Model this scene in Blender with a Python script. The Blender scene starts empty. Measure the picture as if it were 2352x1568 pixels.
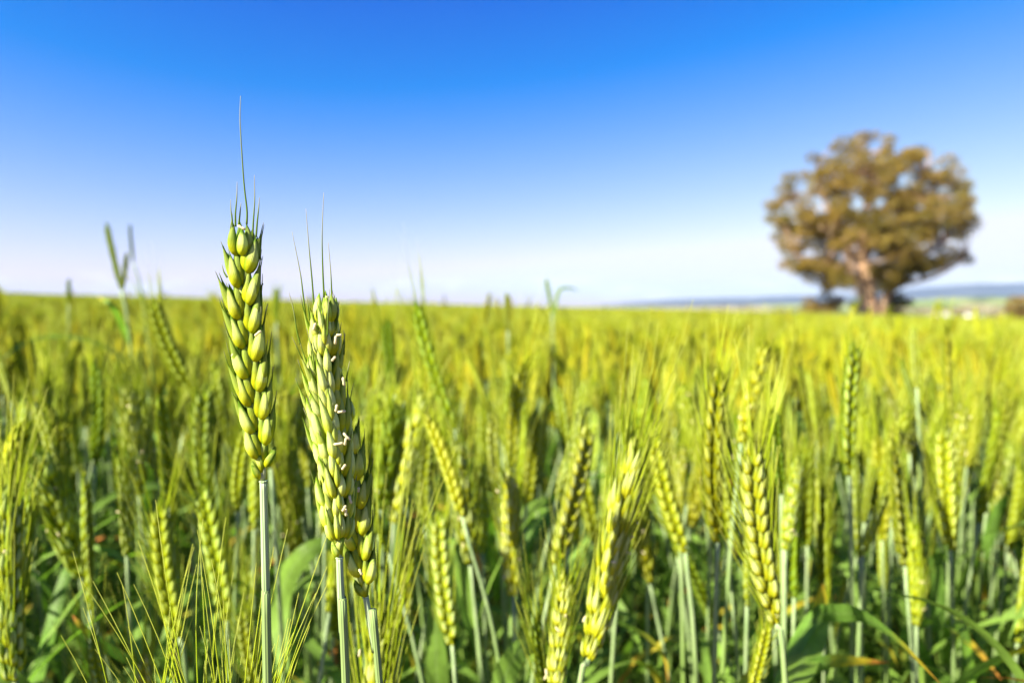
import bpy, math, random
import numpy as np
from mathutils import Matrix, Vector

R = math.radians
rng = np.random.default_rng(20)
S = bpy.context.scene
COL = S.collection

# ------------------------------------------------------------------ camera
FPX, CX, CY = 1568.0, 1176.0, 784.0           # focal length and centre in the 2352 x 1568 pixel frame
EYE = np.array([0.0, 0.0, 0.84])
PITCH = math.atan(79 / 1568)
FWD = np.array([0, math.cos(PITCH), -math.sin(PITCH)])
UPV = np.array([0, math.sin(PITCH), math.cos(PITCH)])
RGT = np.array([1.0, 0, 0])


def P(px, py, d):
    return EYE + d * (FWD + RGT * (px - CX) / FPX - UPV * (py - CY) / FPX)


def proj(p):
    v = np.asarray(p) - EYE
    d = v @ FWD
    if d <= 1e-4:
        return -9999, -9999, d
    return CX + FPX * (v @ RGT) / d, CY - FPX * (v @ UPV) / d, d


cam = bpy.data.cameras.new('camera')
camo = bpy.data.objects.new('camera', cam)
COL.objects.link(camo)
camo.location = EYE
camo.rotation_euler = (math.pi / 2 - PITCH, 0, 0)
cam.sensor_width = 36
cam.lens = 24
cam.clip_start = 0.01
cam.clip_end = 30000
cam.dof.use_dof = True
cam.dof.focus_distance = 0.243
cam.dof.aperture_fstop = 7.0
S.camera = camo


def smooth(a, b, x):
    t = np.clip((np.asarray(x, float) - a) / (b - a), 0, 1)
    return t * t * (3 - 2 * t)


def zg(x, y):
    """height of the ground"""
    x = np.asarray(x, float)
    y = np.asarray(y, float)
    lat = -0.0255 * np.clip(x, -60, 60)
    z = lat * smooth(0, 6, np.abs(y) + 2.0) + 0.0022 * np.clip(y, -20, 50)
    z = z + 0.018 * np.sin(x * 1.3 + 0.7 * y) * smooth(1.5, 6, y) + 0.03 * np.sin(0.31 * y + 0.23 * x) * smooth(4, 12, y)
    k = smooth(46, 170, y)
    return z * (1 - smooth(120, 260, y)) - 8.5 * k


# ------------------------------------------------------------------ mesh helpers
class MB:
    def __init__(self):
        self.v, self.f, self.uv, self.rnd, self.mi, self.n = [], [], [], [], [], 0

    def add(self, v, f, uv=None, rnd=0.5, mi=0):
        v = np.asarray(v, float)
        k = len(v)
        self.v.append(v)
        self.uv.append(np.zeros((k, 2)) if uv is None else np.asarray(uv, float))
        self.rnd.append(np.full(k, rnd) if np.isscalar(rnd) else np.asarray(rnd))
        n = self.n
        self.f.extend(tuple(i + n for i in q) for q in f)
        self.mi.extend([mi] * len(f))
        self.n += k

    def join(self, o, M=None, mi=None, rnd=None):
        if not o.n:
            return
        v = np.concatenate(o.v)
        if M is not None:
            M = np.asarray(M)
            v = v @ M[:3, :3].T + M[:3, 3]
        self.v.append(v)
        self.uv.extend(o.uv)
        self.rnd.append(np.concatenate(o.rnd) if rnd is None else np.full(len(v), rnd))
        n = self.n
        self.f.extend(tuple(i + n for i in q) for q in o.f)
        self.mi.extend(o.mi if mi is None else [mi] * len(o.f))
        self.n += len(v)

    def mesh(self, name, mats, smooth_=True):
        me = bpy.data.meshes.new(name)
        v = np.concatenate(self.v)
        me.from_pydata(v.tolist(), [], self.f)
        uv = np.concatenate(self.uv)
        lay = me.uv_layers.new(name='UVMap')
        li = np.empty(len(me.loops), np.int32)
        me.loops.foreach_get('vertex_index', li)
        lay.data.foreach_set('uv', uv[li].astype(np.float32).ravel())
        a = me.attributes.new('rnd', 'FLOAT', 'POINT')
        a.data.foreach_set('value', np.concatenate(self.rnd).astype(np.float32))
        for m in mats:
            me.materials.append(m)
        if len(mats) > 1:
            me.polygons.foreach_set('material_index', np.array(self.mi, np.int32))
        if smooth_:
            me.polygons.foreach_set('use_smooth', np.ones(len(me.polygons), bool))
        me.update()
        return me


def ob(name, me, parent=None, M=None, color=None):
    o = bpy.data.objects.new(name, me)
    COL.objects.link(o)
    if parent is not None:
        o.parent = parent
    if M is not None:
        o.matrix_basis = Matrix(np.asarray(M).tolist())
    if color is not None:
        o.color = (*color, 1)
    return o


def empty(name, loc):
    o = bpy.data.objects.new(name, None)
    o.empty_display_size = 0.02
    COL.objects.link(o)
    o.location = loc
    return o


def tag(o, label=None, cat=None, group=None, kind=None):
    for k, v in (('label', label), ('category', cat), ('group', group), ('kind', kind)):
        if v:
            o[k] = v
    return o


def norm(v):
    v = np.asarray(v, float)
    return v / (np.linalg.norm(v) + 1e-12)


def catmull(pts, n):
    """n points along a smooth curve through pts"""
    p = np.asarray(pts, float)
    if len(p) == 2:
        return p[0] + (p[1] - p[0]) * np.linspace(0, 1, n)[:, None]
    p = np.vstack([2 * p[0] - p[1], p, 2 * p[-1] - p[-2]])
    m = len(p) - 3
    out = []
    for u in np.linspace(0, m - 1e-6, n):
        i = int(u)
        t = u - i
        a, b, c, d = p[i:i + 4]
        out.append(0.5 * (2 * b + (c - a) * t + (2 * a - 5 * b + 4 * c - d) * t * t + (3 * b - a - 3 * c + d) * t ** 3))
    return np.array(out)


def tube(mb, path, rad, ns=6, rnd=0.5, mi=0, cap=True, flat=1.0):
    path = np.asarray(path, float)
    n = len(path)
    rad = np.broadcast_to(rad, (n,))
    T = np.gradient(path, axis=0)
    T /= np.linalg.norm(T, axis=1)[:, None] + 1e-12
    a = norm(np.cross(T[0], [0.31, 0.87, 0.1] if abs(T[0][1]) < 0.9 else [1, 0, 0]))
    vs, uv = [], []
    for i in range(n):
        a = norm(a - T[i] * (a @ T[i]))
        b = np.cross(T[i], a)
        for k in range(ns):
            th = 2 * math.pi * k / ns
            vs.append(path[i] + rad[i] * (math.cos(th) * a + flat * math.sin(th) * b))
            uv.append((k / ns, i / (n - 1)))
    f = []
    for i in range(n - 1):
        for k in range(ns):
            k2 = (k + 1) % ns
            f.append((i * ns + k, i * ns + k2, (i + 1) * ns + k2, (i + 1) * ns + k))
    if cap:
        f.append(tuple(range(ns))[::-1])
        f.append(tuple((n - 1) * ns + k for k in range(ns)))
    mb.add(vs, f, uv, rnd, mi)


def husk_local(L, W, D, nt, nu, bow=0.05, keel=0.16, tip=0.78):
    """a boat-shaped husk: base at the origin, +Z to its tip, +Y its outer side"""
    ts = np.linspace(0, 1, nt) ** 0.9
    r = ts ** 0.5 * (1 - ts) ** tip
    r = r / r.max()
    r[0] = 0.20
    r[-1] = 0.02
    th = np.arange(nu) / nu * 2 * math.pi
    s, c = np.sin(th), np.cos(th)
    vs, uv = [], []
    for t, q in zip(ts, r):
        y = np.where(s > 0, s * D * 0.62 * (1 + keel * np.clip(s, 0, 1) ** 6), s * D * 0.38) * q
        vs.append(np.stack([W / 2 * q * c, y + bow * L * math.sin(math.pi * min(1, t * 1.05)) - 0.02 * L * t * t, np.full(nu, L * t)], 1))
        uv.append(np.stack([np.abs(((th / (2 * math.pi) + 0.25) % 1) * 2 - 1), np.full(nu, t)], 1))
    f = []
    for i in range(nt - 1):
        for k in range(nu):
            k2 = (k + 1) % nu
            f.append((i * nu + k, i * nu + k2, (i + 1) * nu + k2, (i + 1) * nu + k))
    f.append(tuple(range(nu))[::-1])
    f.append(tuple((nt - 1) * nu + k for k in range(nu)))
    return np.concatenate(vs), f, np.concatenate(uv)


def place_husk(mb, base, dirv, n, L, W, D, nt, nu, rnd, bow=0.05, mi=0, tip=0.78):
    dirv = norm(dirv)
    n = norm(n - dirv * (n @ dirv))
    x = np.cross(n, dirv)
    v, f, uv = husk_local(L, W, D, nt, nu, bow, tip=tip)
    mb.add(np.asarray(base) + v @ np.stack([x, n, dirv]), f, uv, rnd, mi)


def awn_path(p0, d0, axis, length, n, out, rg):
    """an awn from p0 along d0, bending towards the ear's axis and then a little out again"""
    p = np.asarray(p0, float)
    d = norm(d0)
    pts = [p]
    side = norm(rg.normal(size=3))
    for i in range(n):
        d = norm(d + (axis - d) * (0.22 if i < n * 0.4 else 0.03) + side * 0.03 + out * 0.02)
        p = p + d * length / n
        pts.append(p)
    return np.array(pts)


# kind, azimuth it faces, azimuth it leans to, lean, length, width, depth, offset out, offset up, tip sharpness
SPEC = [
    ('glume', 56, 10, 15, 0.96, 0.315, 0.22, 0.060, 0.00, 1.10),
    ('glume', -56, -10, 15, 0.96, 0.315, 0.22, 0.060, 0.00, 1.10),
    ('lemma', 54, 4, 20, 1.22, 0.27, 0.24, 0.050, 0.02, 1.50),
    ('lemma', -54, -4, 20, 1.22, 0.27, 0.24, 0.050, 0.02, 1.50),
    ('floret', 72, 12, 5, 1.14, 0.28, 0.20, 0.020, 0.03, 1.4),
    ('floret', -72, -12, 5, 1.14, 0.28, 0.20, 0.020, 0.03, 1.4),
]
# a spikelet with many florets spread like a fan
FAN = [
    ('glume', 78, 84, 15, 0.96, 0.28, 0.20, 0.15, 0.00, 0.95),
    ('glume', -78, -84, 13, 0.92, 0.26, 0.20, 0.15, 0.00, 0.95),
    ('lemma', 60, 78, 18, 1.36, 0.25, 0.19, 0.17, 0.04, 1.45),
    ('lemma', -60, -78, 16, 1.26, 0.24, 0.19, 0.17, 0.04, 1.45),
    ('glume', 30, 66, 10, 1.20, 0.26, 0.19, 0.14, 0.08, 1.35),
    ('lemma', -30, -66, 9, 1.18, 0.24, 0.19, 0.14, 0.08, 1.35),
    ('glume', 4, 20, 6, 1.02, 0.30, 0.22, 0.09, 0.12, 0.95),
    ('floret', 14, 30, 11, 0.90, 0.22, 0.19, 0.18, 0.36, 1.1),
]


def spikelet(mb, aw, p, T, X, Y, l, nt, nu, rg, awn=0.0, awn_r=0.00024, awn_n=7, full=True, awns_all=False, spec=None):
    """one spikelet on the side X of the rachis; husks into mb, awns into aw"""
    jt = 2.2 if spec is FAN else 1.0
    spec = spec or (SPEC if full else SPEC[:4])
    for kind, az, azl, tilt, ll, ww, dd, off, up, tp in spec:
        a, al = R(az + jt * rg.uniform(-7, 7)), R(azl + jt * rg.uniform(-5, 5))
        face = X * math.cos(a) + Y * math.sin(a)
        out = X * math.cos(al) + Y * math.sin(al)
        ti = R(tilt + jt * rg.uniform(-3, 3))
        d = T * math.cos(ti) + out * math.sin(ti)
        j = 1 + jt * rg.uniform(-0.07, 0.07)
        b = p + (out * 0.6 + face * (0.4 if kind != 'glume' else 1.05)) * off * l + T * up * l - T * 0.05 * l
        place_husk(mb, b, d, face, l * ll * j, l * ww * rg.uniform(0.93, 1.05), l * dd, nt, nu, rg.uniform(0.5, 1.0) if kind == 'glume' else rg.uniform(0.0, 0.4), bow=0.045, tip=tp)
        if awn > 0 and aw is not None and (kind == 'lemma' and rg.uniform() < 0.85 or rg.uniform() < 0.18):
            L = awn * rg.uniform(0.6, 1.1)
            q = b + norm(d) * l * ll * j * 0.84
            pts = awn_path(q, d, T, L, awn_n, out, rg)
            tube(aw, pts, np.linspace(awn_r * 1.5, awn_r * 0.5, len(pts)), 3, rg.uniform(), cap=False)


def ear_template(rg, L=0.085, nodes=20, nt=7, nu=7, awn=0.0, bend=0.0, fat=1.0, full=True, awn_n=6, zig=0.0009, spec=None):
    mb, aw = MB(), MB()

    def pos(s):
        return np.array([bend * L * s * s, 0, L * s])
    rach = []
    for i in range(nodes):
        s = (i + 0.15) / nodes * 0.9
        sd = 1 if i % 2 else -1
        T = norm(pos(s + 0.02) - pos(s))
        Y = np.array([0, 1.0, 0])
        X = norm(np.cross(Y, T)) * sd
        p = pos(s) + X * zig
        rach.append(pos(s) - X * zig * 0.4)
        k = min(1.0, 0.62 + 2.6 * s) * (1.0 - 0.28 * smooth(0.62, 0.95, s))
        l = 0.0135 * k * fat * L / 0.085
        spikelet(mb, aw, p, T, X, Y * rg.choice([1, -1]), l, nt, nu, rg, awn * (0.75 + 0.35 * s) * (1 if rg.uniform() < 0.9 else 0.4), awn_n=awn_n, full=full, spec=spec)
    T = norm(pos(0.92) - pos(0.9))
    X = norm(np.cross([0, 1.0, 0], T))
    spikelet(mb, aw, pos(0.9), T, T * 0.2 + np.array([0, 0.8, 0]), X, 0.0105 * fat * L / 0.085, nt, nu, rg, awn, awn_n=awn_n, full=full)
    rach.append(pos(0.92))
    tube(mb, np.array([pos(-0.01)] + rach), 0.0011 * L / 0.085, 5, 0.3)
    return mb, aw


def leaf_mb(length, width, e0, droop, nseg=12, twist=0.6, rnd=0.5, sway=0.0, path=None, fold=0.16, mb=None, mi=0, side=None):
    """a blade: a ribbon with a folded midrib"""
    if path is None:
        pts = [np.zeros(3)]
        e = e0
        for i in range(nseg):
            t = i / nseg
            e -= droop / nseg * (0.4 + 1.6 * t)
            az = sway * t
            d = np.array([math.cos(e) * math.cos(az), math.cos(e) * math.sin(az), math.sin(e)])
            pts.append(pts[-1] + d * length / nseg)
        pts = np.array(pts)
    else:
        pts = np.asarray(path)
        nseg = len(pts) - 1
    T = np.gradient(pts, axis=0)
    vs, uv = [], []
    sd = norm(np.cross([0, 0, 1.0], T[0]) if abs(norm(T[0])[2]) < 0.98 else np.array([0.2, 1, 0])) if side is None else norm(side)
    for i in range(nseg + 1):
        t = i / nseg
        tt = norm(T[i])
        sd = norm(sd - tt * (sd @ tt))
        nn = np.cross(tt, sd)
        tw = twist * t
        a = sd * math.cos(tw) + nn * math.sin(tw)
        b = np.cross(tt, a)
        w = width * 0.5 * min(1.0, 0.45 + 3.5 * t) * max(0.02, (1 - t ** 2.4)) ** 0.8
        for q in (-1, -0.5, 0, 0.5, 1):
            vs.append(pts[i] + a * w * q + b * fold * w * (abs(q) * 1.2 - (q * q) * 0.3))
            uv.append((q * 0.5 + 0.5, t))
    f = []
    for i in range(nseg):
        for k in range(4):
            f.append((i * 5 + k, i * 5 + k + 1, i * 5 + k + 6, i * 5 + k + 5))
    mb = mb or MB()
    mb.add(vs, f, uv, rnd, mi)
    return mb


# ------------------------------------------------------------------ materials
def mat(name):
    m = bpy.data.materials.new(name)
    m.use_nodes = True
    nt = m.node_tree
    nt.nodes.clear()
    return m, nt, nt.nodes, nt.links


class NT:
    """tiny node builder"""
    def __init__(self, nt):
        self.nt = nt

    def n(self, t, **kw):
        x = self.nt.nodes.new(t)
        for k, v in kw.items():
            setattr(x, k, v)
        return x

    def set(self, sock, v):
        if hasattr(v, 'is_output'):
            self.nt.links.new(v, sock)
        elif v is not None:
            sock.default_value = v

    def math(self, op, a, b=None, clamp=False):
        x = self.n('ShaderNodeMath', operation=op, use_clamp=clamp)
        self.set(x.inputs[0], a)
        if b is not None:
            self.set(x.inputs[1], b)
        return x.outputs[0]

    def mix(self, f, a, b, mode='MIX'):
        x = self.n('ShaderNodeMix', data_type='RGBA', blend_type=mode)
        self.set(x.inputs[0], f)
        self.set(x.inputs[6], a if hasattr(a, 'is_output') else (*a, 1))
        self.set(x.inputs[7], b if hasattr(b, 'is_output') else (*b, 1))
        return x.outputs[2]

    def rng(self, v, a, b, c=0.0, d=1.0, interp='SMOOTHSTEP'):
        x = self.n('ShaderNodeMapRange', interpolation_type=interp)
        for i, q in enumerate((v, a, b, c, d)):
            self.set(x.inputs[i], q)
        return x.outputs[0]

    def noise(self, vec, scale, detail=3, rough=0.6):
        x = self.n('ShaderNodeTexNoise')
        self.set(x.inputs['Vector'], vec)
        x.inputs['Scale'].default_value = scale
        x.inputs['Detail'].default_value = detail
        x.inputs['Roughness'].default_value = rough
        return x.outputs[0]


def finish(b, m_nt, col, rough=0.5, trans=0.25, trans_col=None, bump=None, spec=0.18):
    p = b.n('ShaderNodeBsdfPrincipled')
    b.set(p.inputs['Base Color'], col)
    b.set(p.inputs['Roughness'], rough)
    p.inputs['Specular IOR Level'].default_value = spec
    if bump is not None:
        bp = b.n('ShaderNodeBump')
        bp.inputs['Strength'].default_value = bump[1]
        bp.inputs['Distance'].default_value = bump[2]
        b.set(bp.inputs['Height'], bump[0])
        b.set(p.inputs['Normal'], bp.outputs[0])
    out = b.n('ShaderNodeOutputMaterial')
    if trans > 0:
        t = b.n('ShaderNodeBsdfTranslucent')
        b.set(t.inputs[0], trans_col if trans_col is not None else col)
        ms = b.n('ShaderNodeMixShader')
        ms.inputs[0].default_value = trans
        m_nt.links.new(p.outputs[0], ms.inputs[1])
        m_nt.links.new(t.outputs[0], ms.inputs[2])
        m_nt.links.new(ms.outputs[0], out.inputs[0])
    else:
        m_nt.links.new(p.outputs[0], out.inputs[0])


def common(b):
    uv = b.n('ShaderNodeUVMap').outputs[0]
    sp = b.n('ShaderNodeSeparateXYZ')
    b.set(sp.inputs[0], uv)
    at = b.n('ShaderNodeAttribute', attribute_name='rnd').outputs['Fac']
    oi = b.n('ShaderNodeObjectInfo')
    pos = b.n('ShaderNodeTexCoord').outputs['Object']
    return sp.outputs[0], sp.outputs[1], at, oi, pos


def make_husk(name, base, mid, wax, top, trans=0.36, spec=0.15, vary=0.35, green=0.6):
    m, nt, _, _ = mat(name)
    b = NT(nt)
    u, v, at, oi, pos = common(b)
    n1 = b.noise(pos, 420, 3)
    vv = b.math('ADD', v, b.math('MULTIPLY', b.math('SUBTRACT', n1, 0.5), 0.30))
    vv = b.math('ADD', vv, b.math('MULTIPLY', b.math('SUBTRACT', at, 0.5), 0.22))
    c = b.mix(b.rng(vv, 0.12, 0.42), base, mid)
    c = b.mix(b.math('MULTIPLY', b.rng(vv, 0.32, 0.52), b.rng(at, 0.1, 0.9, 0.45, 1.0)), c, wax)
    c = b.mix(b.rng(vv, 0.72, 0.98), c, top)
    # the edges of a husk are green, and fine nerves run along it
    c = b.mix(b.math('MULTIPLY', b.rng(u, 0.25, 0.48), 0.8), c, top)
    # the inner husks are greener than the outer ones
    c = b.mix(b.math('MULTIPLY', b.math('MULTIPLY', b.rng(at, 0.42, 0.48, 1, 0), b.rng(v, 0.2, 0.55)), green), c, top)
    st = b.math('SINE', b.math('MULTIPLY', u, 80.0))
    st = b.math('MULTIPLY', b.rng(st, 0.2, 1.0), b.rng(v, 0.15, 0.5))
    c = b.mix(b.math('MULTIPLY', st, 0.22), c, top)
    fl = b.noise(pos, 1500, 2)
    c = b.mix(b.math('MULTIPLY', b.rng(fl, 0.68, 0.75), 0.3), c, (0.24, 0.24, 0.03))
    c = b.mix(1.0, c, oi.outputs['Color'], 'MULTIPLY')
    hs = b.n('ShaderNodeHueSaturation')
    b.set(hs.inputs['Hue'], b.rng(b.math('FRACT', b.math('MULTIPLY', oi.outputs['Random'], 7.3)), 0, 1, 0.5 - 0.015 * vary, 0.5 + 0.017 * vary, 'LINEAR'))
    b.set(hs.inputs['Value'], b.math('MULTIPLY', b.rng(at, 0, 1, 0.85, 1.13, 'LINEAR'), b.rng(oi.outputs['Random'], 0, 1, 1 - 0.22 * vary, 1 + 0.12 * vary, 'LINEAR')))
    b.set(hs.inputs['Color'], c)
    finish(b, nt, hs.outputs[0], 0.5, trans, None, (b.math('ADD', st, b.math('MULTIPLY', n1, 1.2)), 0.5, 0.0003), spec)
    return m


M_HUSK = make_husk('husk_loose', (0.58, 0.60, 0.006), (0.67, 0.73, 0.05), (0.72, 0.80, 0.22), (0.12, 0.24, 0.006))
M_HUSK_PALE = make_husk('husk_dense', (0.60, 0.64, 0.012), (0.69, 0.75, 0.11), (0.74, 0.82, 0.28), (0.24, 0.38, 0.012), green=0.4)
M_EAR = make_husk('husk_field', (0.56, 0.50, 0.004), (0.60, 0.555, 0.012), (0.63, 0.62, 0.07), (0.24, 0.30, 0.003), trans=0.45, spec=0.05, vary=1.0, green=0.35)


def make_stem(name, c1, c2, c3):
    m, nt, _, _ = mat(name)
    b = NT(nt)
    u, v, at, oi, pos = common(b)
    st = b.math('SINE', b.math('MULTIPLY', u, 62.8))
    mp = b.n('ShaderNodeMapping')
    mp.inputs['Scale'].default_value = (900, 900, 30)
    b.set(mp.inputs[0], pos)
    n = b.noise(mp.outputs[0], 1.0, 3)
    c = b.mix(b.rng(n, 0.35, 0.75), c1, c2)
    c = b.mix(b.math('MULTIPLY', b.rng(st, 0.4, 1.0), 0.5), c, (0.17, 0.26, 0.12))
    c = b.mix(b.rng(v, 0.12, 0.5), c, c3)
    finish(b, nt, c, 0.45, 0.08, None, (st, 0.4, 0.0002))
    return m


def make_awn(name, c1, c2, c3):
    m, nt, _, _ = mat(name)
    b = NT(nt)
    u, v, at, oi, pos = common(b)
    c = b.mix(b.rng(v, 0.35, 0.95), c1, c2)
    c = b.mix(b.math('MULTIPLY', at, 0.5), c, c3)
    finish(b, nt, c, 0.5, 0.35, spec=0.05)
    return m


def make_leaf(name, green, fixed=None, bias=0.0):
    m, nt, _, _ = mat(name)
    b = NT(nt)
    u, v, at, oi, pos = common(b)
    st = b.math('SINE', b.math('MULTIPLY', u, 75.0))
    n = b.noise(pos, 60, 3)
    c = b.mix(b.rng(n, 0.35, 0.7), green, tuple(x * 1.5 for x in green))
    c = b.mix(b.math('MULTIPLY', b.rng(st, 0.3, 1), 0.25), c, (0.16, 0.26, 0.10))
    mid = b.rng(b.math('ABSOLUTE', b.math('SUBTRACT', u, 0.5)), 0.0, 0.07, 1, 0)
    c = b.mix(b.math('MULTIPLY', mid, 0.45), c, (0.22, 0.32, 0.10))
    rr = b.math('FRACT', b.math('ADD', b.math('MULTIPLY', oi.outputs['Random'], 3.7), at))
    d = b.math('ADD', v, b.math('MULTIPLY', b.math('SUBTRACT', n, 0.5), 0.35))
    d = b.math('ADD', d, bias)
    th = b.rng(rr, 0.5, 1.0, 1.3, 0.7, 'LINEAR') if fixed is None else fixed
    c = b.mix(b.rng(b.math('SUBTRACT', d, th), -0.22, 0.02), c, (0.50, 0.40, 0.03))
    c = b.mix(b.rng(b.math('SUBTRACT', d, th), 0.0, 0.16), c, (0.46, 0.17, 0.04))
    tc = b.mix(1.0, c, (1.0, 1.25, 0.5), 'MULTIPLY')
    finish(b, nt, c, 0.42, 0.38, tc, (st, 0.3, 0.0003))
    return m


def make_plain(name, c1, c2, scale, rough=0.7, trans=0.0, bump=0.0, obj_tint=False):
    m, nt, _, _ = mat(name)
    b = NT(nt)
    u, v, at, oi, pos = common(b)
    n = b.noise(pos, scale, 4)
    c = b.mix(b.rng(n, 0.3, 0.7), c1, c2)
    c = b.mix(b.math('MULTIPLY', at, 0.5), c, c2)
    if obj_tint:
        c = b.mix(1.0, c, oi.outputs['Color'], 'MULTIPLY')
    finish(b, nt, c, rough, trans, None, (n, bump, 0.02) if bump else None, spec=0.2)
    return m


M_STEM = make_stem('stem_wax', (0.32, 0.42, 0.23), (0.48, 0.55, 0.34), (0.20, 0.28, 0.10))
M_RACHIS = make_stem('rachis', (0.42, 0.46, 0.22), (0.56, 0.56, 0.32), (0.46, 0.48, 0.2))
M_STEM_F = make_stem('stem_field', (0.20, 0.29, 0.12), (0.39, 0.46, 0.26), (0.15, 0.24, 0.04))
M_AWN = make_awn('awn', (0.29, 0.39, 0.012), (0.52, 0.57, 0.12), (0.52, 0.55, 0.04))
M_AWN_DARK = make_awn('awn_dark', (0.13, 0.21, 0.02), (0.42, 0.40, 0.24), (0.20, 0.27, 0.03))
M_LEAF = make_leaf('leaf_blade', (0.14, 0.235, 0.035))
M_DRY = make_leaf('leaf_drying', (0.11, 0.21, 0.02), bias=0.25)
M_TIP = make_leaf('leaf_dry_tip', (0.11, 0.21, 0.03), fixed=0.82)
M_STRAW = make_plain('leaf_straw', (0.50, 0.22, 0.05), (0.52, 0.34, 0.10), 90, 0.6, 0.3)
M_ANTHER = make_plain('anther', (0.80, 0.74, 0.46), (0.72, 0.62, 0.36), 900, 0.6, 0.3)
PLANT_MATS = [M_EAR, M_AWN, M_STEM_F, M_LEAF, M_DRY]

# ------------------------------------------------------------------ shared wheat templates
BENDS = []
EARS = []       # (ear mesh, beard mesh or None, bearded)
EAR_MB = []
for i in range(16):
    rg = np.random.default_rng(100 + i)
    fan = FAN if i >= 12 else None
    bearded = i % 4 != 3 or i >= 12
    bend = rg.uniform(-0.10, 0.22)
    e, a = ear_template(rg, nodes=20, awn=rg.uniform(0.045, 0.065) if bearded else 0.006,
                        bend=bend, fat=rg.uniform(0.9, 1.05), spec=fan)
    EAR_MB.append((e, a, bearded))
    em_ = e.mesh('ear', [M_EAR])
    beards = []
    for ln in (0.028, 0.050, 0.075):
        rg = np.random.default_rng(700 + i)
        _, a2 = ear_template(rg, nodes=20, awn=ln, bend=bend, fat=1.0, spec=fan)
        beards.append(a2.mesh('beard', [M_AWN]))
    tiny = a.mesh('beard', [M_AWN])
    EARS.append((em_, beards, tiny, bearded))
    BENDS.append(bend)
LEAVES, LEAF_MB = [], []
for i in range(12):
    rg = np.random.default_rng(300 + i)
    l = leaf_mb(rg.uniform(0.15, 0.28), rg.uniform(0.006, 0.012), R(rg.uniform(55, 82)), R(rg.uniform(20, 190)), 12,
                rg.uniform(-1.2, 1.2), rg.uniform(), rg.uniform(-0.7, 0.7))
    LEAF_MB.append(l)
    LEAVES.append((l.mesh('leaf', [M_LEAF]), l.mesh('leaf', [M_DRY])))


def rotz(a):
    c, s = math.cos(a), math.sin(a)
    return np.array([[c, -s, 0, 0], [s, c, 0, 0], [0, 0, 1, 0], [0, 0, 0, 1.0]])


def ear_matrix(base, tip, roll, L0=0.085, wide=1.0, bend=0.0):
    T = np.asarray(tip) - np.asarray(base)
    L = np.linalg.norm(T)
    T = T / L
    X = norm(np.cross([0, 1.0, 0], T))
    Y = np.cross(T, X)
    c, s = math.cos(roll), math.sin(roll)
    X2, Y2 = X * c + Y * s, Y * c - X * s
    k = L / L0
    M = np.eye(4)
    if bend:                                   # a bent ear is turned so that its own tip lands on the tip
        g_ = math.atan(bend * 0.95)
        T0, T_ = T, T
        T = T_ * math.cos(g_) - X2 * math.sin(g_)
        X2 = X2 * math.cos(g_) + T_ * math.sin(g_)
    M[:3, 0], M[:3, 1], M[:3, 2] = X2 * k * wide, Y2 * k * wide, T * k
    M[:3, 3] = base
    return M


def stem_path(earbase, T, mids, n=16):
    """from the ear's base down through mids to the ground; returns the path and the root on the ground"""
    pts = [np.asarray(earbase)] + [np.asarray(m) for m in mids]
    if not mids:
        pts.append(pts[0] - norm(T) * 0.09 + np.array([0, 0, -0.03]))
    last = pts[-1]
    d = norm(pts[-1] - pts[-2])
    d = norm(d * 0.5 + np.array([0, 0, -0.5]))
    h = last[2] - zg(last[0], last[1])
    root = last + d * h / max(0.3, -d[2])
    root[2] = zg(root[0], root[1]) - 0.01
    mid = last + d * h * 0.5
    return catmull(pts + [mid, root], n), root


GROUP = 'wheat plants at the front of the field'
PLANTS = []          # dicts for labelling
BYKEY = {}


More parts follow.
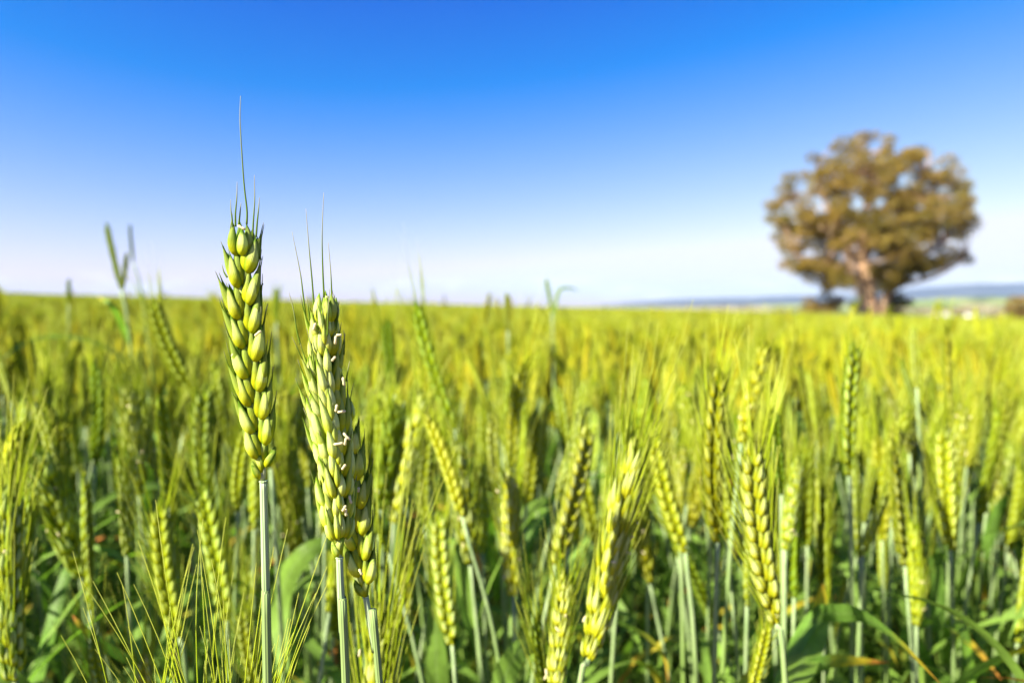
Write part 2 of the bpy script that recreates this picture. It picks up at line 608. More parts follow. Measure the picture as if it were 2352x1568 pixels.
def add_plant(tip, base, mids=(), var=0, roll=0.0, label=None, key=None, tint=(1, 1, 1), leaves=2, rg=None, wide=1.0, r=0.0013, beard=True, beard_scale=1.0, leaf_off=0.16):
    rg = rg or rng
    tip, base = np.asarray(tip, float), np.asarray(base, float)
    path, root = stem_path(base, tip - base, list(mids))
    e = empty('wheat_plant', root)
    off = -root
    tag(e, label, 'wheat', GROUP)
    sm = MB()
    h = np.linspace(0, 1, len(path))
    tube(sm, path + off, r * (1 + 0.5 * h), 7, rg.uniform())
    ob('stem', sm.mesh('stem', [M_STEM_F]), e)
    em, beards, tiny, bearded = EARS[var]
    if beard_scale > 2:
        bearded = True
    bm = beards[0 if beard_scale < 0.65 else 1 if beard_scale < 1.08 else 2] if bearded else tiny
    M = ear_matrix(base + off, tip + off, roll, wide=wide, bend=BENDS[var])
    ob('ear', em, e, M, tint)
    if beard:
        ob('beard', bm, e, M)
    if var >= 12 and np.linalg.norm(tip - base) > 0.05:
        X_, Y_, T_ = (np.asarray(M)[:3, c] for c in range(3))
        for k in range(7):
            am = MB()
            an = rg.uniform(0, 6.28)
            q0 = M[:3, 3] + T_ * 0.085 * rg.uniform(0.12, 0.9) + (X_ * math.cos(an) + Y_ * math.sin(an)) * 0.0075
            dd_ = norm(rg.normal(size=3))
            tube(am, np.array([q0 + dd_ * 0.0034 * (t_ - 0.5) for t_ in np.linspace(0, 1, 5)]), 0.0007 * np.array([0.4, 1, 0.8, 1, 0.4]), 5)
            ob('anther', am.mesh('anther', [M_ANTHER]), e)
    # leaves at nodes of the stem
    drop = 0
    cum = np.concatenate([[0], np.cumsum(np.linalg.norm(np.diff(path, axis=0), axis=1))])
    for k in range(leaves):
        drop = leaf_off + 0.085 * k + rg.uniform(-0.02, 0.03)
        if drop > cum[-1] - 0.08:
            break
        j = np.searchsorted(cum, drop)
        p = path[min(j, len(path) - 1)] + off
        s = rg.uniform(0.8, 1.15)
        q = rotz(rg.uniform(0, 2 * math.pi)) * np.array([s, s, s, 1])
        q[:3, 3] = p
        li = int(rg.integers(len(LEAVES)))
        dry = rg.uniform() < 0.14
        ob('leaf', LEAVES[li][1 if dry else 0], e, q)
    d = dict(o=e, tip=tip, base=base, var=var, bearded=bearded and beard, tint=tint, label=label, key=key, root=root, path=path)
    PLANTS.append(d)
    if key:
        BYKEY[key] = d
    return d


# ------------------------------------------------------------------ the three sharp ears
def K(x, y, d):       # pixel of the full 3840 x 2560 photograph
    return P(x * 0.6125, y * 0.6125, d)


def hero(key, label, axis, left, right, terminal, depth, lsp, husk_mat, roll, awns, stem, r, sterile=(), rgseed=1, anthers=(), awnlet=0.0065, spec=None):
    rg = np.random.default_rng(rgseed)
    ax = np.array([K(x, y, depth) for x, y in axis])
    cur = catmull(ax, 60)
    st = [K(x, y, depth) for x, y in stem]
    path, root = stem_path(st[0], st[0] - st[1], st[1:], 40)
    e = empty('wheat_plant', root)
    tag(e, label, 'wheat', GROUP)
    off = -root
    sm = MB()
    tube(sm, path + off, r * (1 + 0.35 * np.linspace(0, 1, len(path))), 14, 0.4)
    th = np.array([path[0] + (path[1] - path[0]) * q for q in (-0.05, 0.02, 0.07, 0.12)]) + off     # the collar under the ear
    tube(sm, th, np.array([r, r * 1.22, r * 1.18, r]), 14, 0.9)
    ob('stem', sm.mesh('stem', [M_STEM]), e)
    em = MB()
    tube(em, cur + off, 0.00075 + 0.0003 * np.sin(np.linspace(0, 50, len(cur))), 8, 0.2)
    ear = ob('ear', em.mesh('rachis', [M_RACHIS]), e)

    def frame(p):
        i = int(np.argmin(np.linalg.norm(cur - p, axis=1)))
        T = norm(cur[min(i + 3, 59)] - cur[max(i - 3, 0)])
        F = norm(EYE - p)
        F = norm(F - T * (F @ T))
        Xr = np.cross(F, T)          # points right or left consistently
        if Xr[0] < 0:
            Xr = -Xr
        return cur[i], T, Xr, F
    n = 0
    for side, nodes in ((-1, left), (1, right)):
        for (x, y, k) in nodes:
            p0 = K(x, y, depth)
            c, T, Xr, F = frame(p0)
            a = R(roll)
            X = (Xr * math.cos(a) + F * math.sin(a)) * side
            Y = F * math.cos(a) - Xr * math.sin(a)
            mb, aw = MB(), MB()
            base = c + (p0 - c) * (0.45 if roll < 45 else 0.25) + X * 0.0001
            spikelet(mb, aw, base, T, X, Y, lsp * k, 14, 16, rg, awnlet * rg.uniform(0.4, 1.5), 0.0002, 6, awns_all=False, spec=spec)
            # the sheath of the node under the spikelet
            tube(mb, np.array([base - T * 0.0055 - X * 0.0002, base - T * 0.002, base + T * 0.001 + X * 0.0006]), [0.0010, 0.0015, 0.0016], 8, 0.5)
            mb.join(aw, mi=1)
            for q in mb.v:
                q += off
            ob('spikelet', mb.mesh('spikelet', [husk_mat, M_AWN_DARK]), ear)
            n += 1
    for (x, y, k) in sterile:        # the small undeveloped husks at the ear's foot
        p0 = K(x, y, depth)
        c, T, Xr, F = frame(p0)
        mb = MB()
        sd = np.sign((p0 - c) @ Xr) or 1
        d = T * math.cos(R(24)) + Xr * sd * math.sin(R(24))
        place_husk(mb, p0 + off, d, norm(F * 0.7 + Xr * sd), 0.0068 * k, 0.0028 * k, 0.0022 * k, 12, 14, 0.1, 0.03)
        place_husk(mb, p0 + off + F * 0.0008, norm(d * 0.97 + Xr * sd * 0.1), norm(F * 0.6 - Xr * sd), 0.0058 * k, 0.0024 * k, 0.002 * k, 12, 14, 0.4, 0.03)
        ob('spikelet', mb.mesh('spikelet', [husk_mat]), ear)
    if terminal:
        x, y, k = terminal
        p0 = K(x, y, depth)
        c, T, Xr, F = frame(p0)
        mb, aw = MB(), MB()
        for az, tl, L, W, o in ((20, 6, 1.0, 0.5, 0.10), (160, 7, 1.0, 0.5, 0.10), (80, 4, 0.85, 0.5, 0.16), (-90, 8, 1.1, 0.5, 0.1), (-20, 15, 0.9, 0.4, 0.14)):
            out = Xr * math.cos(R(az)) + F * math.sin(R(az))
            d = T * math.cos(R(tl)) + out * math.sin(R(tl))
            place_husk(mb, p0 + off + out * o * lsp * k, d, out, lsp * k * L * 1.0, lsp * k * W * 0.66, lsp * k * 0.28, 14, 16, rg.uniform(), 0.05, tip=1.0)
        ob('spikelet', mb.mesh('spikelet', [husk_mat]), ear)
    for pts in awns:
        am = MB()
        pp = catmull([K(x, y, depth + dz) + off for x, y, dz in pts], 18)
        w = np.linspace(1, 0, 18)
        tube(am, pp, 0.00008 + 0.00030 * w ** 0.8, 6, rg.uniform(0, 0.5))
        ob('awn', am.mesh('awn', [M_AWN_DARK]), ear)
    for (x, y, ang, ln, dz) in anthers:
        am = MB()
        p = K(x, y, depth - dz) + off
        d = RGT * math.cos(R(ang)) + UPV * math.sin(R(ang))
        q = np.array([p + d * ln * (t - 0.5) - FWD * 0.0004 * math.sin(3 * t) for t in np.linspace(0, 1, 7)])
        tube(am, q, 0.0001 + 0.00042 * np.array([0.4, 1.0, 0.85, 0.75, 0.85, 1.0, 0.4]), 8, rg.uniform())
        ob('anther', am.mesh('anther', [M_ANTHER]), ear)
    d = dict(o=e, tip=cur[-1], base=path[0], label=label, key=key, root=root, path=path)
    PLANTS.append(d)
    BYKEY[key] = d
    return d


# tall loose ear
hero('loose', 'tallest ear in focus, two loose rows of fat yellow grains, one long awn on top',
     [(985, 1800), (988, 1720), (972, 1620), (958, 1520), (946, 1415), (933, 1303), (918, 1191), (912, 1077), (908, 964), (906, 900)],
     [(907, 1077, 1.0), (910, 1191, 1.02), (926, 1303, 1.04), (937, 1415, 1.04), (948, 1520, 1.02), (958, 1620, 1.0), (966, 1710, 0.98)],
     [(922, 1022, 1.0), (927, 1137, 1.0), (941, 1247, 1.0), (953, 1357, 1.0), (965, 1469, 1.0), (977, 1568, 0.98), (988, 1663, 0.95)],
     (905, 964, 0.86), 0.240, 0.0138, M_HUSK, 8,
     [[(925, 842, 0), (926, 788, 0), (915, 690, 0), (904, 530, 0), (900, 440, 0), (902, 360, 0)],
      [(946, 905, 0), (950, 830, 0), (955, 748, 0), (954, 656, 0)],
      [(883, 850, 0), (883, 800, 0), (888, 740, 0), (889, 682, 0)],
      [(960, 890, 0), (965, 828, 0), (970, 780, 0), (973, 739, 0)],
      [(874, 930, -.002), (871, 830, -.002), (866, 790, -.002), (865, 748, -.002)],
      [(863, 930, 0), (863, 870, 0), (872, 800, 0)],
      [(895, 845, 0), (900, 800, 0), (904, 759, 0)],
      [(852, 1040, 0), (840, 1020, 0), (831, 989, 0)],
      [(978, 975, .002), (970, 930, .002), (963, 905, .002)],
      [(976, 1090, .002), (984, 1065, .002), (987, 1068, .002)],
      [(853, 1170, 0), (846, 1140, 0), (842, 1118, 0)]],
     [(988, 1803), (994, 2060), (999, 2300), (1003, 2560)], 0.00132,
     sterile=[(972, 1794, 1.0), (996, 1750, 1.15)], rgseed=11,
     anthers=[(907, 854, -28, 0.0030, .0065), (968, 1250, 40, 0.0028, .005), (853, 1108, 30, 0.0014, 0), (874, 1330, 60, 0.001, .003)])

# dense pale ear
ys = np.linspace(2020, 1270, 11)
axd = [(1272, 2085), (1274, 2030), (1270, 1850), (1257, 1680), (1240, 1560), (1226, 1430), (1222, 1300), (1222, 1200), (1226, 1110)]


def axis_x(y):
    q = sorted((b, a) for a, b in axd)
    return float(np.interp(y, [a for a, _ in q], [b for _, b in q]))


hero('dense', 'dense pale ear with cream anthers, standing just right of the tallest loose ear',
     axd,
     [(axis_x(y - 42), y - 42, 1.04 * (1 - 0.06 * max(0, i - 5))) for i, y in enumerate(ys[:-1])],
     [(axis_x(y), y, min(1.0, 0.7 + 0.06 * i) * 1.06 * (1 - 0.06 * max(0, i - 5))) for i, y in enumerate(ys)],
     (1219, 1215, 0.85), 0.243, 0.0132, M_HUSK_PALE, 68,
     [[(1147, 1195, 0), (1136, 1100, 0), (1125, 1018, 0), (1095, 868, 0)],
      [(1179, 1172, 0), (1170, 1050, 0), (1159, 931, 0), (1147, 782, 0)],
      [(1215, 1115, -.004), (1210, 1000, -.004), (1208, 874, -.004), (1214, 722, -.004)],
      [(1245, 1150, 0), (1243, 1080, 0), (1240, 1017, 0), (1231, 908, 0)],
      [(1126, 1292, 0), (1113, 1240, 0), (1100, 1160, 0), (1083, 1095, 0)],
      [(1258, 1240, 0), (1266, 1190, 0), (1262, 1150, 0), (1240, 1070, 0)],
      [(1168, 1595, 0), (1152, 1560, 0), (1137, 1528, 0)],
      [(1172, 1640, 0), (1164, 1620, 0), (1162, 1600, 0)],
      [(1298, 1430, 0), (1304, 1390, 0), (1311, 1354, 0)],
      [(1289, 1330, 0), (1292, 1280, 0), (1289, 1235, 0)],
      [(1200, 1740, 0), (1192, 1705, 0), (1187, 1690, 0)],
      [(1162, 1200, 0), (1155, 1150, 0), (1150, 1110, 0)],
      [(1180, 1390, -.005), (1172, 1320, -.005), (1150, 1230, -.005)],
      [(1228, 1260, -.005), (1230, 1180, -.005), (1236, 1080, -.005)]],
     [(1273, 2090), (1277, 2200), (1286, 2380), (1297, 2560)], 0.00122,
     sterile=[(1268, 2085, 0.9)], rgseed=23, spec=FAN,
     anthers=[(1172, 1203, 85, 0.0030, .004), (1180, 1225, 75, 0.0026, .005), (1272, 1256, 0, 0.0018, .004), (1259, 1275, 85, 0.0030, .005),
              (1252, 1345, 50, 0.0020, .005), (1289, 1430, 100, 0.0030, .002), (1281, 1543, 8, 0.0030, .004), (1262, 1530, 80, 0.0026, .006),
              (1300, 1635, -45, 0.0034, .003), (1270, 1663, 8, 0.0034, .006), (1296, 1655, 80, 0.0026, .004), (1290, 1750, 55, 0.0022, .005),
              (1314, 1872, 105, 0.0030, 0), (1298, 1920, 95, 0.0026, .003), (1291, 1905, 60, 0.0024, .004), (1345, 1835, 85, 0.0018, -.01)])

# the shaded loose ear behind the dense one
hero('shaded', 'shaded loose ear tucked behind the dense pale ear, its foot showing at the right',
     [(1367, 2232), (1360, 2150), (1347, 2056), (1338, 1950), (1330, 1850), (1318, 1740), (1305, 1640), (1290, 1560)],
     [(1352, 2152, 1.0), (1336, 2056, 0.98), (1330, 1950, 1.0), (1322, 1850, 1.0), (1312, 1750, 0.9)],
     [(1372, 2182, 0.92), (1357, 2095, 0.95), (1346, 2000, 0.98), (1338, 1900, 1.0), (1328, 1800, 1.0), (1314, 1700, 0.85)],
     (1290, 1590, 0.8), 0.262, 0.0142, M_HUSK, 5, [],
     [(1371, 2236), (1388, 2330), (1405, 2440), (1423, 2560)], 0.00115,
     sterile=[(1362, 2232, 1.1)], rgseed=37,
     anthers=[(1353, 2143, -60, 0.0024, .006), (1316, 1870, 80, 0.0024, .006)])

# ------------------------------------------------------------------ ears placed one by one (pixels of the 2352 frame)
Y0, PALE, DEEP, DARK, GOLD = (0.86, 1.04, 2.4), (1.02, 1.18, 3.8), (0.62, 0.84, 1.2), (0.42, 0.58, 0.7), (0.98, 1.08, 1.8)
PLACED = [
    # key, tip, base, depth, foot, variant, roll, tint, beard scale, wide, label
    ('sky_a', (243, 512), (277, 662), 1.0, (298, 790), 3, 0.2, DEEP, 0.6, 0.2, 'blurred ear rising against the sky left of the tallest loose ear, leaning left'),
    ('sky_b', (302, 515), (307, 604), 1.1, (332, 720), 7, 1.1, DEEP, 0.6, 0.1, 'short blurred ear against the sky, thin stem, just right of the leaning sky ear'),
    ('sky_c', (290, 580), (280, 668), 0.90, (300, 800), 11, 0.4, DARK, 0.5, 0.6, 'small dark ear touching the foot of the leaning sky ear'),
    ('diag', (352, 690), (440, 890), 0.58, (500, 1130), 1, 0.3, DEEP, 0.9, 0.9, 'deep green ear leaning far left below the two blurred sky ears'),
    ('pale_l', (287, 858), (312, 1045), 0.55, (318, 1240), 4, 0.9, PALE, 0.8, 1.0, 'pale upright ear below the deep green ear that leans far left'),
    ('bl_gold', (369, 1150), (412, 1463), 0.36, (432, 1600), 0, 0.3, GOLD, 1.0, 0.9, 'yellow bearded ear left of the herringbone ear, low in the bottom left'),
    ('bl_herring', (461, 1110), (521, 1424), 0.37, (530, 1600), 2, 0.0, Y0, 1.0, 1.0, 'deep toned herringbone ear leaning left between the yellow ear and the smooth tall stem'),
    ('bl_foot', (556, 1395), (602, 1600), 0.34, (612, 1740), 6, 0.1, Y0, 1.0, 1.0, 'low ear whose grains show just left of the tallest ear\'s stem at the bottom'),
    ('edge', (26, 1120), (34, 1562), 0.30, (42, 1700), 14, 1.2, PALE, 1.0, 0.9, 'large bearded ear cut by the left edge, its awns fanning upward'),
    ('behind_h', (566, 975), (548, 1174), 0.44, (540, 1400), 8, 0.1, GOLD, 0.8, 1.15, 'yellow ear half hidden behind the foot of the tallest loose ear'),
    ('stem_r', (592, 870), (622, 1075), 0.40, (652, 1568), 9, 0.5, Y0, 0.5, 1.0, 'ear hidden behind the tallest loose ear, its pale stem running parallel on the right'),
    ('bl_nod', (215, 1455), (268, 1660), 0.32, (330, 1780), 10, 0.6, Y0, 1.25, 0.9, 'nodding ear at the lower left whose long awns spread up and left'),
    ('bl_nod_b', (330, 1500), (380, 1720), 0.33, (420, 1850), 1, 0.2, PALE, 1.2, 0.9, 'low pale ear at the bottom, awns crossing those of the nodding ear'),
    ('awns_a', (440, 1640), (520, 2150), 0.262, (560, 2400), 2, 0.9, GOLD, 1.3, 0.9, 'ear below the frame, only its sharp awns rise left of the tallest ear\'s stem'),
    ('awns_b', (575, 1610), (560, 2120), 0.256, (560, 2400), 4, 0.3, GOLD, 1.3, 0.9, 'ear below the frame whose sharp awns cross the tallest ear\'s stem'),
    ('awns_c', (330, 1700), (400, 2190), 0.266, (430, 2400), 0, 0.9, GOLD, 1.3, 0.9, 'ear below the frame, its sharp awns leaning left in the bottom left corner'),
    ('twin_r', (882, 1395), (872, 1890), 0.285, (868, 2150), 15, 0.9, PALE, 1.35, 0.75, 'slim pale ear with very long straight awns right of the shaded ear\'s stem'),
    ('lean_r', (972, 905), (903, 1200), 0.42, (893, 1568), 12, 1.0, PALE, 0.9, 0.8, 'pale slim ear leaning right, rising behind and right of the dense ear'),
    ('mid_a', (985, 985), (978, 1205), 0.50, (985, 1500), 8, 0.2, Y0, 0.7, 1.0, 'ear standing behind the pale slim ear that leans right'),
    ('darkbent', (968, 688), (1046, 985), 0.45, (1106, 1568), 8, 0.0, DEEP, 1.0, 0.35, 'dark loose ear bending left over the skyline, right of the dense ear'),
    ('dark_n', (888, 735), (906, 905), 0.60, (912, 1200), 9, 0.2, DARK, 0.7, 0.85, 'narrow dark ear between the dense ear and the dark bending ear'),
    ('mid_b', (1132, 945), (1144, 1150), 0.50, (1160, 1480), 4, 0.5, PALE, 0.7, 0.9, 'pale upright ear right of the dark bending ear'),
    ('mid_c', (1106, 1060), (1108, 1270), 0.48, (1118, 1568), 2, 0.9, Y0, 0.7, 0.9, 'upright ear right beside the dark bending ear\'s stem'),
    ('mid_d', (1203, 840), (1178, 1075), 0.50, (1165, 1420), 10, 0.2, GOLD, 1.2, 0.9, 'long yellow ear with a bundle of awns sweeping up to the right'),
    ('sky_d', (1163, 672), (1166, 760), 1.00, (1170, 900), 11, 0.3, Y0, 0.8, 1.0, 'upright yellow ear just breaking the skyline right of the dark bending ear'),
    ('sky_e', (1254, 640), (1268, 715), 1.15, (1272, 900), 3, 0.3, DEEP, 0.4, 0.7, 'thin ear above the skyline beside a curled leaf tip'),
    ('sky_f', (636, 664), (634, 740), 1.10, (640, 900), 9, 0.3, DEEP, 0.8, 1.0, 'dark ear breaking the skyline between the two sharp ears'),
    ('sky_g', (158, 640), (157, 700), 1.30, (158, 800), 3, 0.3, DEEP, 0.8, 1.0, 'tiny blurred ear poking over the skyline at the far left'),
    ('big', (1460, 1008), (1352, 1512), 0.285, (1318, 1680), 12, 0.9, PALE, 1.0, 0.5, 'large pale bearded ear leaning right with long awns, centre of the lower field'),
    ('big_l', (1298, 1305), (1272, 1600), 0.30, (1270, 1750), 13, 1.2, PALE, 1.0, 0.85, 'pale ear with upright awns left of the large leaning bearded ear'),
    ('big_ll', (1236, 1420), (1268, 1640), 0.31, (1282, 1800), 1, 0.7, DEEP, 1.5, 0.6, 'green narrow ear with a tight awn bundle leaning left of the pale pair'),
    ('ul', (1502, 993), (1574, 1268), 0.38, (1600, 1568), 0, 0.1, GOLD, 0.8, 0.85, 'yellow ear leaning left just right of the large leaning bearded ear'),
    ('v', (1572, 1020), (1560, 1178), 0.45, (1568, 1450), 14, 0.9, PALE, 1.4, 0.9, 'small pale ear with long upright awns right of the large bearded ear'),
    ('w', (1663, 845), (1648, 1244), 0.33, (1640, 1568), 6, 0.2, GOLD, 0.6, 0.66, 'long slender yellow ear standing left of the herringbone group'),
    ('x', (1760, 778), (1702, 1018), 0.40, (1668, 1400), 13, 1.5, GOLD, 0.6, 0.85, 'bright ear leaning right above the herringbone group, awns over the skyline'),
    ('y', (1777, 945), (1795, 1135), 0.39, (1800, 1500), 9, 0.4, DARK, 1.6, 1.1, 'dark shaded ear in the middle of the herringbone group'),  # the shade on this ear is put into its dark tint
    ('z', (1724, 1016), (1783, 1430), 0.29, (1806, 1600), 8, 0.05, PALE, 1.0, 1.0, 'large herringbone ear with yellow grains and a pale stem, right half of the field'),
    ('aa', (1765, 1428), (1722, 1600), 0.30, (1715, 1760), 2, 0.1, GOLD, 0.6, 1.1, 'low yellow ear leaning right below the large herringbone ear'),
    ('ab', (1836, 1045), (1802, 1262), 0.38, (1800, 1568), 13, 0.8, PALE, 0.9, 0.85, 'pale ear leaning right beside the large herringbone ear'),
    ('ac', (1964, 788), (1950, 1092), 0.40, (1956, 1420), 4, 0.4, Y0, 0.6, 0.85, 'tall lone bearded ear under the brown tree'),
    ('ad', (2063, 1070), (1982, 1276), 0.42, (1970, 1540), 5, 0.6, PALE, 0.6, 0.85, 'pale ear leaning right, lower right of the tall lone ear'),
    ('ad_b', (2010, 1075), (1985, 1200), 0.50, (1978, 1500), 6, 0.2, Y0, 0.6, 0.9, 'short ear behind the pale right leaning ear'),
    ('ae', (2208, 925), (2186, 1124), 0.50, (2176, 1420), 15, 1.3, PALE, 0.7, 0.9, 'pale ear leaning slightly right, below the white farmhouse'),
    ('af', (2098, 748), (2106, 890), 0.60, (2112, 1100), 7, 0.3, PALE, 0.5, 0.9, 'pale ear crossing the skyline right of the brown tree'),
    ('ag', (2025, 868), (2088, 1040), 0.55, (2110, 1300), 2, 0.6, PALE, 0.6, 0.8, 'pale ear leaning left, right of the tall lone ear'),
    ('ah', (2070, 826), (2110, 952), 0.65, (2124, 1200), 4, 0.6, PALE, 0.6, 0.8, 'smaller pale ear leaning left, parallel above another leaning left'),
    ('ai', (2174, 752), (2185, 985), 0.58, (2188, 1300), 9, 0.6, GOLD, 0.5, 0.7, 'slim yellow ear below the skyline at the white farmhouse'),
    ('aj', (2150, 1200), (2133, 1378), 0.52, (2136, 1600), 6, 0.9, PALE, 0.7, 0.8, 'pale ear with grey stem above the curling leaves at lower right'),
    ('ak', (1941, 1330), (1920, 1468), 0.60, (1915, 1600), 3, 0.2, Y0, 0.4, 0.9, 'low beardless ear left of the drooping leaf at lower right'),
    ('al', (2306, 1050), (2268, 1150), 0.70, (2255, 1300), 8, 0.6, PALE, 0.5, 1.1, 'short pale ear leaning right near the right edge'),
]
def SPREAD(d):
    return 1.0 if d < 0.27 or d > 0.7 else 1.24 - 0.24 * max(0, (d - 0.5) / 0.2)


for row in PLACED:
    key, tp, bs, d, foot, var, roll, tint, bsc, wide, label = row
    d = d * SPREAD(d)
    wide = 0.5 + 0.5 * wide
    rg = np.random.default_rng(abs(hash(key)) % 1000 if False else sum(ord(c) * (i + 3) for i, c in enumerate(key)))
    add_plant(P(*tp, d), P(*bs, d), [P(*foot, d * 1.0)], var, roll, label, key, tint, 2 if d > 0.3 else 1, rg, wide, 0.00135 if d < 0.45 else 0.0015, True, bsc, 0.20 if d < 0.5 else 0.16)

# ------------------------------------------------------------------ leaves drawn one by one, each on the plant that bears it
PIX_LEAVES = [
    # plant, pixels with depth, width in m, material, twist
    ('sky_a', [(300, 760, .85), (262, 710, .85), (224, 680, .85)], 0.008, 'g', 0.3),
    ('sky_e', [(1275, 760, 1.15), (1278, 690, 1.15), (1288, 664, 1.15), (1312, 662, 1.15), (1330, 670, 1.15)], 0.006, 'g', 0.8),
    ('pale_l', [(320, 1160, .55), (260, 1190, .5), (190, 1240, .46), (130, 1300, .44), (82, 1338, .43)], 0.013, 'g', 0.5),
    ('stem_r', [(648, 1530, .42), (640, 1400, .42), (668, 1310, .42), (712, 1262, .42), (770, 1245, .43), (800, 1262, .44)], 0.014, 'g', 0.4),
    ('behind_h', [(540, 1420, .46), (610, 1400, .46), (670, 1355, .46), (720, 1325, .46), (775, 1340, .46)], 0.012, 'g', 0.8),
    ('darkbent', [(1106, 1640, .45), (1030, 1700, .42), (1004, 1560, .40), (1002, 1420, .40), (1006, 1330, .40), (1013, 1250, .40)], 0.015, 'g', 0.25),
    ('darkbent', [(1100, 1500, .45), (1058, 1310, .45), (1035, 1255, .45), (1060, 1240, .46), (1100, 1275, .48)], 0.011, 'g', 0.6),
    ('mid_c', [(1118, 1300, .48), (1040, 1110, .47), (1060, 1060, .47), (1090, 1042, .47)], 0.0055, 's', 0.9),
    ('mid_c', [(1115, 1500, .50), (1040, 1330, .46), (1010, 1300, .46), (985, 1372, .45)], 0.0045, 'd', 0.9),
    ('mid_b', [(1160, 1400, .50), (1200, 1250, .52), (1265, 1180, .54), (1330, 1150, .55), (1355, 1130, .55)], 0.011, 'd', 0.5),
    ('mid_d', [(1165, 1400, .50), (1200, 1190, .55), (1280, 1140, .57), (1320, 1060, .57)], 0.009, 'g', 0.8),
    ('big_l', [(1270, 1700, .34), (1160, 1590, .33), (1190, 1500, .33), (1230, 1480, .34), (1262, 1500, .35)], 0.013, 'g', 0.5),
    ('z', [(1806, 1640, .29), (1660, 1740, .33), (1700, 1600, .33), (1735, 1520, .33)], 0.014, 'g', 0.4),
    ('ac', [(1957, 1600, .40), (1880, 1600, .36), (1846, 1552, .35), (1900, 1522, .35), (1960, 1518, .36), (2042, 1521, .36)], 0.012, 'd', 0.9),
    ('aa', [(1716, 1680, .31), (1850, 1440, .38), (1930, 1408, .36), (1990, 1420, .33), (2060, 1470, .31), (2120, 1530, .3), (2170, 1580, .29)], 0.010, 'd', 0.5),
    ('aj', [(2137, 1560, .50), (2090, 1470, .46), (2120, 1430, .45), (2170, 1436, .44), (2230, 1480, .42), (2300, 1560, .4)], 0.016, 'd', 0.7),
    ('aj', [(2140, 1620, .46), (2180, 1590, .42), (2250, 1540, .40), (2345, 1495, .40), (2400, 1480, .40)], 0.018, 'd', 0.3),
    ('ae', [(2172, 1480, .50), (2150, 1300, .50), (2190, 1276, .49), (2250, 1284, .48), (2330, 1312, .47)], 0.011, 'd', 0.6),
    ('al', [(2255, 1300, .70), (2290, 1180, .66), (2330, 1130, .64), (2380, 1110, .62)], 0.012, 'd', 0.6),
    ('bl_gold', [(430, 1590, .38), (340, 1540, .37), (250, 1490, .36), (190, 1440, .35), (165, 1410, .35)], 0.005, 'd', 0.5),
    ('bl_nod', [(330, 1780, .34), (100, 1640, .33), (20, 1560, .32), (-40, 1500, .32)], 0.015, 'g', 0.3),
    ('edge', [(42, 1700, .32), (100, 1500, .42), (160, 1300, .46), (230, 1280, .48), (290, 1302, .48)], 0.008, 'd', 0.5),
    ('ag', [(2112, 1320, .55), (2060, 1200, .55), (2030, 1150, .55), (1990, 1140, .55)], 0.011, 'g', 0.6),
    ('z', [(1806, 1590, .30), (1850, 1500, .36), (1880, 1430, .38), (1890, 1340, .38)], 0.016, 'g', 0.7),
]
for key, pl, w, mt, tw in PIX_LEAVES:
    q = BYKEY[key]
    pts = [P(x_, y_, d_ * SPREAD(d_)) for x_, y_, d_ in pl]
    w *= SPREAD(pl[0][2])
    j = int(np.argmin(np.linalg.norm(q['path'] - pts[0], axis=1)))
    pts[0] = q['path'][j]
    cur = catmull(pts, 22) - q['root']
    m = leaf_mb(0, w, 0, 0, 0, tw, 0.55 if mt != 'd' else 0.8, path=cur, side=np.array([0.8, -0.2, 0.3]) + 0 * cur[0])
    ob('leaf', m.mesh('leaf', [{'g': M_LEAF, 'd': M_TIP, 's': M_STRAW}[mt]]), q['o'])

# ------------------------------------------------------------------ the rest of the nearest plants, up to 300
NEAR = 0.98
rg = np.random.default_rng(77)
roots = [(q['root'][0], q['root'][1]) for q in PLANTS]
TINTS = [('yellow', GOLD), ('pale', PALE), ('deep green', DEEP), ('fresh green', Y0)]
want, tries = 300 - len(PLANTS), 0
NEWP = []
while want > 0 and tries < 6000:
    tries += 1
    d = math.sqrt(rg.uniform(0.46 ** 2, NEAR ** 2))
    x = rg.uniform(-0.80, 0.80) * d
    if min((x - a) ** 2 + (d - b) ** 2 for a, b in roots) < 0.022 ** 2:
        continue
    H = float(np.clip(0.05 + rg.gamma(2.2, 0.026), 0.035, 0.24))
    if d < 0.6:
        H = max(H, 0.075)
    lean = rg.normal(0, 0.16)
    L = rg.uniform(0.074, 0.102)
    up = norm([lean, rg.normal(0, 0.12), 1])
    tip = np.array([x, d, EYE[2] - H - 0.03 * x])
    base = tip - up * L
    px, py, dd = proj(base)
    if not -60 < px < 2412 or py > 1620:
        continue
    # keep the sky clear of it and keep it off the sharp stems' neighbourhood close by
    root_mid = base - norm(up * 0.8 + np.array([0, 0, 0.3])) * 0.12
    tn, tint = TINTS[int(rg.integers(4))]
    v = int(rg.integers(16)) if rg.uniform() < 0.75 else int(rg.choice([3, 7, 11]))
    q = add_plant(tip, base, [root_mid], v, rg.uniform(0, 3.1), None, None, tint, 4, rg, rg.uniform(0.85, 1.1), 0.0013, True, rg.uniform(0.45, 0.8))
    q['tone'] = tn
    roots.append((q['root'][0], q['root'][1]))
    NEWP.append(q)
    want -= 1

